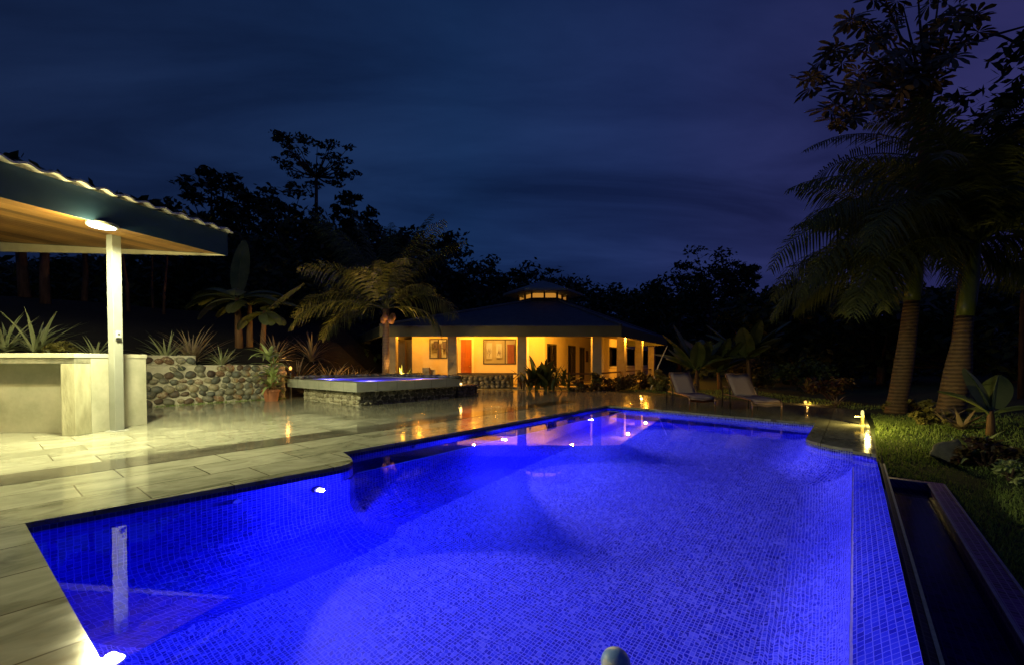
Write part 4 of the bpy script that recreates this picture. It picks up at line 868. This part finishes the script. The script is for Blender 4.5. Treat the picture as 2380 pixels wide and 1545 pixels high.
# planting in front of the house
def paddle_clump(name,label,p,n,ln,wd,seed,mat,el=(.7,1.5)):
    r=random.Random(seed); mb=MB()
    for i in range(n): blade(mb,(r.uniform(-.45,.45),r.uniform(-.3,.3),r.uniform(0,.5)),r.uniform(0,6.28),r.uniform(*el),ln*r.uniform(.6,1.15),wd*r.uniform(.7,1.2),r.uniform(.1,.9),seg=6)
    o=mb.build(name,M[mat],smooth=True); o.location=p; tag(o,label,'plant'); return o
def hp(u,v,d): p=P(u,v,d); p.z=max(-.06,ground_z(p.x,p.y)); return p
paddle_clump('canna_plant','tall dark clump of broad upright leaves in front of the middle veranda column',hp(1252,900,19.0),46,1.25,.24,601,'leaf')
paddle_clump('canna_plant','smaller dark leafy clump right of the tall one, under the veranda rail',hp(1300,902,18.8),24,.9,.17,602,'leaf')
paddle_clump('canna_plant','low clump of arching dark leaves left of the tall one',hp(1205,902,18.6),26,.8,.10,603,'croton',(.3,1.3))
bush('croton_shrub','dark red-leaved shrub in front of the corner column, low and wide','shrub',hp(1352,905,18.6),(.9,.4,.36),'croton',604,60,.07,16)
bush('croton_shrub','red and green leafy shrub right of the corner column','shrub',hp(1432,898,19.6),(.9,.5,.55),'croton',605,70,.08,18)
bush('croton_shrub','dark leafy shrub below the far veranda columns','shrub',hp(1488,897,21.0),(1.0,.5,.6),'croton',606,70,.08,18)
bush('yellow_shrub','yellow-green feathery shrub at the far end of the veranda','shrub',hp(1532,905,19.5),(.45,.4,.62),'gold_leaf',607,90,.09,18,flat=1.2)
bush('small_cypress','narrow green shrub against the veranda corner column','shrub',hp(1386,902,19.2),(.3,.3,.62),'leaf2',608,70,.06,14,flat=1.3)
mb=MB(); q=hp(1512,900,20.5); mb.tube([Vector((0,0,0)),P(1530,850,20.5)-q,P(1551,803,20.5)-q],[.035,.03,.02],7); o=mb.build('leaning_pole',M['white_trim']); o.location=q; tag(o,'thin pale pole leaning out past the far eave of the house','pole')
for i,(u,v,d,sc,kd,lab) in enumerate(((940,872,18.4,1.0,0,'wide grey agave just behind the hot tub in front of the house'),)):
    o=rosette(620,26,.85,.13,(.25,1.35),(.05,.35)).build('agave',M['striped'],smooth=True); p=hp(u,v+22,d); o.location=p; o.location.z=.30; tag(o,lab,'plant')
o=rosette(621,22,.7,.09,(.4,1.45),(.3,1.2)).build('pale_leaf_plant',M['gold_leaf'],smooth=True); p=hp(976,895,19.3); o.location=p+Vector((0,0,.35)); tag(o,'pale lit plant in front of the small house window','plant')
bush('yellow_shrub','small yellow-lit shrub left of the coconut palm trunk','shrub',hp(878,872,20),(.25,.25,.4),'gold_leaf',622,50,.08,8,flat=1.2)

# ------------------------------------------------------------------ house
H=thing('hip_roofed_house','low cream house with a hipped dark roof, lit veranda and small glazed cupola','house')
FL,FR,RR=Vector((-6.15,20.0)),Vector((5.08,20.0)),Vector((11.1,30.9)); RB,LB,LL=Vector((5.0,38.0)),Vector((-6.5,37.0)),Vector((-9.9,27.9))
eave=[FL,FR,RR,RB,LB,LL]; ZF0,ZF1=2.44,2.91
CC=Vector((1.85,25.9)); CR=1.55
ring=[CC+Vector((math.cos(R(a)),math.sin(R(a))))*CR for a in (-120,-60,0,60,120,180)]
bm=bmesh.new()
for e in eave: bm.verts.new((e.x,e.y,ZF1+.03)); bm.verts.new((e.x,e.y,ZF1))
for c in ring: bm.verts.new((c.x,c.y,4.72))
bmesh.ops.convex_hull(bm,input=bm.verts[:]); me=bpy.data.meshes.new('roof'); bm.to_mesh(me); bm.free(); me.materials.append(M['tile_roof']); o=bpy.data.objects.new('roof',me); C.objects.link(o); o.parent=H; RF=o
mb=MB()                                               # hip caps
for e,c in ((FR,ring[1]),(FL,ring[0]),(RR,ring[2]),(LL,ring[5])): mb.tube([(e.x,e.y,ZF1+.05),(c.x,c.y,4.75)],.07,6)
mb.build('hip_cap',surf('grey_ridge_cap',(.07,.085,.12),(.10,.12,.15),rough=.6),RF)
def wallseg(mb,a,b,z0,z1,th=.14,side=1):
    a=Vector(a);b=Vector(b);d=(b-a).normalized();n=Vector((d.y,-d.x))*side*th
    mb.prism([a,b,b-n,a-n],z0,z1)
mb=MB()
for a,b in ((FL,FR),(FR,RR),(RR,RB),(RB,LB),(LB,LL),(LL,FL)): wallseg(mb,a,b,ZF0,ZF1-.002,.12)
mb.build('fascia_board',M['fascia'],H)
def inset_poly(ins):
    return [p for p in offset([tuple(e) for e in eave],-ins)]
# offset() turns outward for this winding, so flip the sign if needed
ip=inset_poly(.13)
if (ip[0]-FL).length and ip[0].x<FL.x: ip=[p for p in offset([tuple(e) for e in eave],.13)]
mb=MB(); mb.prism([tuple(p) for p in ip],2.85,2.90); mb.build('veranda_ceiling',M['cream'],H)
# floor
fp=offset([tuple(e) for e in eave],.6); 
if fp[0].x<FL.x: fp=offset([tuple(e) for e in eave],-.6)
mb=MB(); mb.prism([tuple(p) for p in fp],-.3,.06); mb.build('veranda_floor',M['floor_tile'],H)
# columns
def hx(u,d): return (u-UC)/FPX*d
S2=Vector((.485,.875)).normalized()
cols=[(hx(911.5,20.9),20.95,0),(hx(1052,20.9),20.95,0),(hx(1213,20.9),20.95,0),(hx(1386,20.9),20.95,0)]
cbase=Vector((hx(1386,20.9),20.95))
for L_ in (4.7,9.2,13.4): q=cbase+S2*L_; cols.append((q.x,q.y,-math.atan2(S2.x,S2.y)))
for x,y,a in cols:
    mb=MB(); mb.box((x,y,1.45),(.44,.44,2.80),a); mb.build('column',M['column'],H,bevel=.012)
# front wall with openings (x positions from the facade), wall plane at y=YW
YW=22.6
def X(u): return (u-UC)/FPX*YW
def ZV(v): return CAMZ+(VH-v)/FPX*YW
xl,xr=X(963),X(1266)
def wall_with_holes(name,x0,x1,z0,z1,holes,y,th,mat,parent,fn=lambda x,y,z:(x,y,z)):
    xs=sorted({x0,x1}|{h for o in holes for h in o[:2]}); zs=sorted({z0,z1}|{h for o in holes for h in o[2:]}); mb=MB()
    for i in range(len(xs)-1):
        for j in range(len(zs)-1):
            cx,cz=(xs[i]+xs[i+1])/2,(zs[j]+zs[j+1])/2
            if any(o[0]<cx<o[1] and o[2]<cz<o[3] for o in holes): continue
            vs=[fn(a,y+b,c) for c in (zs[j],zs[j+1]) for a,b in ((xs[i],0),(xs[i+1],0),(xs[i+1],th),(xs[i],th))]
            mb.raw(vs,[(3,2,1,0),(4,5,6,7),(0,1,5,4),(1,2,6,5),(2,3,7,6),(3,0,4,7)])
    bm=bmesh.new(); me=bpy.data.meshes.new(name); me.from_pydata(mb.v,[],mb.f); bm.from_mesh(me); bmesh.ops.remove_doubles(bm,verts=bm.verts[:],dist=.0005)
    seen={}
    for f in bm.faces[:]: seen.setdefault(tuple(sorted(v.index for v in f.verts)),[]).append(f)
    bmesh.ops.delete(bm,geom=[f for l in seen.values() if len(l)>1 for f in l],context='FACES_ONLY'); bm.to_mesh(me); bm.free(); me.materials.append(mat)
    o=bpy.data.objects.new(name,me); C.objects.link(o); o.parent=parent; return o
w1=(X(998),X(1040),ZV(833),ZV(787)); d1=(X(1071),X(1096),.06,ZV(789)); w2=(X(1123),X(1200),ZV(846),ZV(788)); w3=(X(1225),X(1229),.06,ZV(790))
wall_with_holes('wall',xl,xr,.06,2.85,[w1,d1,w2],YW,.15,M['cream'],H)
def window(hole,y,div=(),th=.055,fn=lambda x,y,z:(x,y,z),sill=True):
    x0,x1,z0,z1=hole; mb=MB(); cs=[((x0+x1)/2,z0+th/2,x1-x0,th),((x0+x1)/2,z1-th/2,x1-x0,th),(x0+th/2,(z0+z1)/2,th,z1-z0-2*th),(x1-th/2,(z0+z1)/2,th,z1-z0-2*th)]
    for d in div: cs.append((x0+(x1-x0)*d,(z0+z1)/2,th*.9,z1-z0-2*th))
    for cx,cz,sx_,sz in cs:
        vs=[fn(cx+a*sx_/2,y-.03+b,cz+c*sz/2) for c in(-1,1) for a,b in((-1,0),(1,0),(1,.12),(-1,.12))]
        mb.raw(vs,[(3,2,1,0),(4,5,6,7),(0,1,5,4),(1,2,6,5),(2,3,7,6),(3,0,4,7)])
    f=mb.build('window',M['frame'],H); mb=MB(); mb.face([fn(x0+.02,y+.05,z0+.02),fn(x1-.02,y+.05,z0+.02),fn(x1-.02,y+.05,z1-.02),fn(x0+.02,y+.05,z1-.02)]); mb.build('pane',M['glass'],f); return f
window(w1,YW,(.5,)); window(w2,YW,(.665,))
def door(x0,x1,z0,z1,y,mat,parent=H,panels=True):
    mb=MB(); mb.box(((x0+x1)/2,y+.06,(z0+z1)/2),(x1-x0,.05,z1-z0)); o=mb.build('door',mat,parent,bevel=.006)
    mb=MB()
    for k in range(3): mb.box(((x0+x1)/2,y+.033,z0+(z1-z0)*(.2+.3*k)),((x1-x0)*.62,.02,(z1-z0)*.2))
    mb.build('door_panel',mat,o,bevel=.008); mb=MB(); mb.ball((x1-.09,y+.01,z0+.98),(.03,.03,.03),8,6); mb.build('handle',M['brass'],o,smooth=True); return o
door(*d1,YW,M['red_door'])
mb=MB(); mb.box((X(1099),YW-.02,(ZV(789)+.06)/2),(.09,.06,ZV(789)-.06)); mb.box((X(1084),YW-.02,ZV(789)+.045),(X(1101)-X(1067),.06,.085)); mb.build('door_frame',M['white_trim'],H)
mb=MB(); mb.box((X(1227),YW-.05,1.3),(.08,.1,2.5)); mb.build('white_jamb',M['white_trim'],H)
# rooms behind the windows
def room(x0,x1,y0,y1,name='room'):
    mb=MB(); mb.face([(x0,y1,.07),(x1,y1,.07),(x1,y1,2.9),(x0,y1,2.9)]); mb.face([(x0,y0,.07),(x0,y1,.07),(x0,y1,2.9),(x0,y0,2.9)]); mb.face([(x1,y0,.07),(x1,y0,2.9),(x1,y1,2.9),(x1,y1,.07)]); return mb.build('room_wall',M['cream'],H)
RW=room(xl+.02,X(1064),YW+.2,YW+2.6); RW2=room(X(1104),xr-.3,YW+.2,YW+3.2)
def Xd(u,d): return (u-UC)/FPX*d
mb=MB()                                               # cupboards and a counter in the small room
yb=YW+2.5
for u0,u1,v0,v1 in ((1010,1019,793,810),(1030,1040,793,811)): mb.box((Xd((u0+u1)/2,yb),yb-.15,CAMZ+(VH-(v0+v1)/2)*yb/1000),((u1-u0)*yb/1000,.3,(v1-v0)*yb/1000))
mb.build('wall_cabinet',M['dark_wood'],RW); mb=MB(); mb.box((Xd(1022,yb-.5),yb-.3,.5),(1.3,.5,.9)); mb.build('kitchen_counter',M['white_trim'],RW); mb=MB(); mb.box((Xd(1021,yb-.2),yb-.12,1.2),(.2,.2,2.2)); mb.build('curtain',M['curtain'],RW)
yb=YW+3.15
for u,v,w_,h_,sd in ((1137,815,.34,.95,1),(1160,815,.34,.85,2)):
    cx=Xd(u,yb); cz=CAMZ+(VH-v)*yb/1000; mb=MB(); mb.box((cx,yb-.03,cz),(w_,.04,h_)); pc=mb.build('picture',M['white_trim'],RW2)
    rr=random.Random(sd); mb=MB()
    for k in range(9): a=rr.uniform(.9,2.2); x_=cx+rr.uniform(-.1,.1); z_=cz+rr.uniform(-h_*.45,-.1); ln=rr.uniform(.15,.5); mb.tube([(x_,yb-.056,z_),(x_+math.cos(a)*ln*.25,yb-.056,z_+ln*.5),(x_+math.cos(a)*ln*.45,yb-.056,z_+ln)],[.006,.012,.004],5)
    mb.build('brush_strokes',M['curtain'],pc)
door(Xd(1179,yb),Xd(1195,yb),.07,CAMZ+(VH-800)*yb/1000,yb-.1,M['red_door'],RW2)
# right-hand wall, parallel to the long side
c0=Vector((xr,YW+.15))
def fn2(a,b,c): q=c0+S2*a+Vector((-S2.y,S2.x))*b; return (q.x,q.y,c)
holes=[]
def Lsolve(u):                                       # distance along the wall seen in picture column u
    k=(u-UC)/FPX; return (k*c0.y-c0.x)/(S2.x-k*S2.y)
s1=(Lsolve(1271),Lsolve(1293),.10,2.25); s2=(Lsolve(1320),Lsolve(1337),.10,2.25); s3=(Lsolve(1347),Lsolve(1358),.10,2.2)
LE=Lsolve(1378)
wall_with_holes('wall',.0,LE,.06,2.85,[s1,s2,s3],0,.15,M['cream'],H,fn2)
for s_ in (s1,s2,s3): window(s_,0,(.5,),.07,fn2)
mb=MB()
for s_ in (s1,s2,s3):
    q=[fn2(s_[0],.9,.1),fn2(s_[1],.9,.1),fn2(s_[1],.9,2.5),fn2(s_[0],.9,2.5)]; mb.face(q)
mb.build('curtain',M['curtain'],H)
mb=MB(); a=(s1[1]+s2[0])/2; q=[fn2(a-.5+dx,-.03,z) for z in (1.3,1.9) for dx in (0,.5)]
vs=[fn2(x,b,z) for z in(1.25,2.0) for x,b in((Lsolve(1361),-.04),(Lsolve(1366),-.04),(Lsolve(1366),-.002),(Lsolve(1361),-.002))]; mb.raw(vs,[(3,2,1,0),(4,5,6,7),(0,1,5,4),(1,2,6,5),(2,3,7,6),(3,0,4,7)]); mb.build('picture',M['dark_wood'],H)
# far wing wall close behind the side columns, with three dark windows
c1=cbase+S2*3.2+Vector((-S2.y,S2.x))*1.9
def fn3(a,b,c): q=c1+S2*a+Vector((-S2.y,S2.x))*b; return (q.x,q.y,c)
def L3(u): k=(u-UC)/FPX; return (k*c1.y-c1.x)/(S2.x-k*S2.y)
hs=[(L3(1416),L3(1437),.95,2.3),(L3(1457),L3(1478),.95,2.3),(L3(1494),L3(1508),.95,2.3)]
a0=L3(1400); a1=L3(1523)
wall_with_holes('wall',a0,a1,.06,2.85,hs,0,.15,M['cream'],H,fn3)
for h_ in hs: window(h_,0,(),.06,fn3)
mb=MB()
for h_ in hs:
    vs=[fn3(x,b,z) for z in(.88,.945) for x,b in((h_[0]-.05,-.08),(h_[1]+.05,-.08),(h_[1]+.05,-.002),(h_[0]-.05,-.002))]; mb.raw(vs,[(3,2,1,0),(4,5,6,7),(0,1,5,4),(1,2,6,5),(2,3,7,6),(3,0,4,7)])
mb.build('window_sill',M['white_trim'],H)
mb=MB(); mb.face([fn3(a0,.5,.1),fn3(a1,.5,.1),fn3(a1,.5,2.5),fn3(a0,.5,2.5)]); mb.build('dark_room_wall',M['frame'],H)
mb=MB(); q0=Vector(fn2(LE,.15,0)[:2]); q1=Vector(fn3(a0,0,0)[:2]); wallseg(mb,q0,q1,.06,2.85,.12); mb.build('wall',M['cream'],H)
mb=MB(); wallseg(mb,(X(963),YW+.01),(X(963),YW+4),.06,2.85,.12); wallseg(mb,(hx(906,20.9)-.1,YW),(hx(906,20.9)-.1,YW+4),.06,2.85,.12); mb.build('passage_wall',M['cream'],H)
mb=MB(); mb.box((X(941),YW+.25,1.25),(X(962)-X(921),.06,2.38)); dd=mb.build('passage_dark_panel',M['frame'],H); mb=MB(); mb.box((X(941),YW+.21,1.25),(.04,.03,2.3)); mb.build('dark_panel_strip',M['dark_wood'],dd)  # added dark panel, stands in for the darkness of the open passage
# rails
mb=MB(); y_=20.95
for a,b in ((911.5,1000),(1060,1201),(1225,1376)):
    for z_ in ((.70,.16) if a>1100 else (.70,)): mb.box((hx((a+b)/2,y_),y_,z_),(hx(b,y_)-hx(a,y_),.07,.08))
for L0,L1 in ((.25,4.45),(4.95,8.95),(9.45,13.2)):
    for z_ in (.70,.3): q=cbase+S2*(L0+L1)/2; mb.box((q.x,q.y,z_),(.07,L1-L0,.08),-math.atan2(S2.x,S2.y))
mb.build('veranda_rail',M['dark_wood'],H)
# low rubble wall below the rail, small pier
mb=MB(); mb.box((hx(1120,20.6),20.62,.33),(hx(1188,20.6)-hx(1042,20.6),.3,.66)); mb.build('rubble_core',M['dark_mortar'],H)
mb=MB(); stones(mb,Vector((hx(1042,20.6),20.46,0)),Vector((1,0,0)),Z,Vector((0,-1,0)),hx(1188,20.6)-hx(1042,20.6),.70,.24,rnd,.5,seg=7,rings=5); mb.build('rubble_stones',M['dark_rubble'],H,smooth=True)
mb=MB(); mb.box((hx(990,20.6),20.7,.5),(.32,.32,1.0)); mb.build('gate_pier',M['column'],H,bevel=.01)
mb=MB(); mb.box((hx(1003,20.9),21.0,.45),(.30,.1,.9)); mb.build('low_gate_wall',M['cream'],H)
# cupola
def hexring(r_,z): return [(CC.x+math.cos(R(a))*r_,CC.y+math.sin(R(a))*r_,z) for a in (-120,-60,0,60,120,180)]
mb=MB(); a=hexring(CR-.1,4.5); b=hexring(CR-.1,4.86)
for i in range(6): mb.face([a[i],a[(i+1)%6],b[(i+1)%6],b[i]])
cu=mb.build('cupola',M['dark_wood'],H)
mb=MB(); a=hexring(CR-.1,4.86); b=hexring(CR-.1,5.32)
for i in range(6):
    p0=Vector(a[i]); p1=Vector(a[(i+1)%6]); dv=(p1-p0); ln=dv.length; dv.normalize(); rz=math.atan2(dv.y,dv.x)
    for f in (0,.5): mb.box(p0+dv*ln*f+Vector((0,0,.23)),(.10,.10,.46),rz)
    mb.box(p0+dv*ln*.5+Vector((0,0,.02)),(ln,.07,.05),rz); mb.box(p0+dv*ln*.5+Vector((0,0,.44)),(ln,.07,.05),rz)
mb.build('cupola_frame',M['dark_wood'],cu)
mb=MB(); a=hexring(CR-.12,4.88); b=hexring(CR-.12,5.30)
for i in range(6): mb.face([a[i],a[(i+1)%6],b[(i+1)%6],b[i]])
mb.build('cupola_glass',M['glass'],cu)
bm=bmesh.new()
for p in hexring(CR+.85,5.20)+hexring(CR+.85,5.32)+[(CC.x,CC.y,6.12)]: bm.verts.new(p)
bmesh.ops.convex_hull(bm,input=bm.verts[:]); me=bpy.data.meshes.new('cupola_roof'); bm.to_mesh(me); bm.free(); me.materials.append(surf('pale_cupola_roof',(.15,.19,.21),(.22,.26,.28),scale=4,rough=.7)); o=bpy.data.objects.new('cupola_roof',me); C.objects.link(o); o.parent=cu  # cupola roof coloured paler than the main roof to stand out from the trees
mb=MB(); a=hexring(1.15,4.87); b=hexring(1.15,5.31)
for i in range(6): mb.face([a[i],a[(i+1)%6],b[(i+1)%6],b[i]])
mb.build('glow_panel',emit('amber_glow_panel',(1,.40,.05),.62),cu)  # emissive panel added behind the glass to make the cupola windows glow
# house lamps: fittings on the veranda ceiling
AMB=(1.0,.39,.025)
for i,(x,y,e) in enumerate(((-4.6,21.3,95),(-1.9,21.3,260),(.6,21.3,245),(3.0,21.4,330),(6.7,24.8,440),(9.1,29.2,400),(-5.4,21.2,80))):
    mb=MB(); mb.lathe((x,y,2.78),[(.10,0),(.12,.02),(.12,.065)],14); o=mb.build('ceiling_light',M['white_trim'],H); mb=MB(); mb.lathe((x,y,2.755),[(.03,0),(.09,.01),(.095,.024)],14); mb.build('diffuser',M['lamp_warm'],o)
    light('veranda_glow','POINT',(x,y,2.70),e,AMB,.08)
light('room_glow','POINT',((xl+X(1064))/2,YW+1.2,2.78),130,(1,.55,.12),.12); light('room_glow','POINT',(X(1150),YW+1.6,2.78),170,(1,.5,.09),.12); light('cupola_glow','POINT',(CC.x,CC.y-.9,5.40),14,(1,.38,.04),.08); light('cupola_glow','POINT',(CC.x+.8,CC.y-.4,5.40),10,(1,.38,.04),.08)

# ------------------------------------------------------------------ loungers
def lounger_at(label, foot, head, proto=None):
    foot=Vector(foot); head=Vector(head); d=(head-foot); rz=math.atan2(d.y,d.x)-PI/2
    if proto is not None: return dup(proto,(foot.x,foot.y,0),rz,label)
    t=thing('sun_lounger',label,'sun lounger',(foot.x,foot.y,0),rz,'sun loungers beyond the far end of the pool'); w_=.33
    for s in (-1,1):
        mb=MB(); mb.tube([(s*w_,0,0),(s*w_,.0,.30),(s*w_,.03,.345),(s*w_,.08,.36),(s*w_,1.2,.38),(s*w_,1.88,.38)],.02,8); mb.build('side_rail',M['copper'],t,smooth=True)
        mb=MB(); mb.tube([(s*(w_+.02),1.86,0),(s*(w_+.02),1.84,.38),(s*(w_+.03),1.80,.56),(s*(w_+.03),1.72,.60),(s*(w_+.03),1.42,.60),(s*(w_+.03),1.34,.56),(s*(w_+.02),1.30,.38),(s*(w_+.02),1.28,0)],.018,8); mb.build('arm_leg',M['black_metal'],t,smooth=True)
        mb=MB(); mb.tube([(s*.30,1.18,.37),(s*.30,1.50,.66),(s*.30,1.80,.95)],.017,8); mb.build('back_rail',M['copper'],t,smooth=True)
    mb=MB(); mb.tube([(-w_,.01,.31),(w_,.01,.31)],.016,8); mb.tube([(-w_,1.2,.36),(w_,1.2,.36)],.016,8); mb.tube([(-.3,1.8,.95),(.3,1.8,.95)],.016,8); mb.build('cross_bar',M['copper'],t,smooth=True)
    def sling(pts,wd,name):
        mb=MB(); n=len(pts)
        vs=[(s*wd,y,z-(.025 if s==0 else 0)-dz) for dz in (0,.012) for y,z in pts for s in (-1,-.5,0,.5,1)]
        fs=[(i*5+k,i*5+k+1,i*5+k+6,i*5+k+5) for i in range(n-1) for k in range(4)]; o=n*5; fs+=[(o+i*5+k+5,o+i*5+k+6,o+i*5+k+1,o+i*5+k) for i in range(n-1) for k in range(4)]
        fs+=[(i*5,i*5+5,o+i*5+5,o+i*5) for i in range(n-1)]+[(i*5+9,i*5+4,o+i*5+4,o+i*5+9) for i in range(n-1)]+[(k+1,k,o+k,o+k+1) for k in range(4)]+[((n-1)*5+k,(n-1)*5+k+1,o+(n-1)*5+k+1,o+(n-1)*5+k) for k in range(4)]
        mb.raw(vs,fs); mb.build(name,M['sling'],t,smooth=True)
    sling([(0.0,.24),(.0,.30),(.03,.35),(.09,.372),(.5,.375),(1.17,.39)],.318,'seat'); sling([(1.19,.385),(1.32,.50),(1.5,.67),(1.66,.82),(1.80,.955)],.288,'backrest')
    return t
l1=lounger_at('grey sling sun lounger with reclined back, the one nearer the house',(5.03,11.35),(5.11,13.2))
lounger_at('grey sling sun lounger with reclined back, the one nearer the royal palms',(6.10,10.28),(6.30,12.1),l1)
# ------------------------------------------------------------------ garden lamps
p=G(2004,986); bl=thing('bollard_lamp','short brass bollard lamp at the corner of the deck by the grass','lamp',(p.x,p.y,0))
mb=MB(); mb.lathe((0,0,0),[(.05,0),(.05,.012),(.03,.015),(.03,.20)],14); mb.build('bollard_base',M['brass'],bl)
mb=MB(); mb.lathe((0,0,.20),[(.028,0),(.03,.03),(.022,.09),(.008,.10)],12); mb.build('bulb',emit('bollard_bulb',(1,.85,.3),1.2),bl,smooth=True)
mb=MB(); mb.tube([(-.16,0,.165),(-.03,0,.165)],.013,8); mb.build('side_arm',M['brass'],bl)
light('bollard_glow','POINT',(p.x-.02,p.y-.16,.28),52.0,(1,.75,.2),.03)
p=at(1872,938); small_lamp('path_lamp','tiny amber path lamp glowing in the grass beyond the deck',p,1,M['lamp_amber'],16,(1,.50,.10),.02)
p=P(922,872,18.1); p.z=.0; small_lamp('path_lamp','small amber garden lamp at the foot of the coconut palm behind the hot tub',p,1,M['lamp_amber'],620,(1,.55,.12),.06)
p=G(1489,922); small_lamp('path_lamp','small amber lamp at the lawn edge between house and loungers',(p.x,p.y,.0),1,M['lamp_amber'],1.5,(1,.6,.15),.0)

# ------------------------------------------------------------------ camera and render settings
cam=bpy.data.cameras.new('camera'); co=bpy.data.objects.new('camera',cam); C.objects.link(co); bpy.context.scene.camera=co
co.location=(0,0,CAMZ); co.rotation_euler=(PI/2-PITCH,0,0); cam.sensor_width=36; cam.lens=36*FPX/2380.0; cam.shift_y=(VC-772.5)/2380.0; cam.clip_end=600; cam.clip_start=.05
sc=bpy.context.scene; sc.view_settings.view_transform='Standard'; sc.view_settings.look='None'; sc.view_settings.exposure=0; sc.view_settings.gamma=1
sc.render.engine='CYCLES'; sc.cycles.use_denoising=True; sc.cycles.max_bounces=6; sc.cycles.transparent_max_bounces=16; sc.cycles.sample_clamp_indirect=3.0; sc.cycles.caustics_reflective=False; sc.cycles.caustics_refractive=False
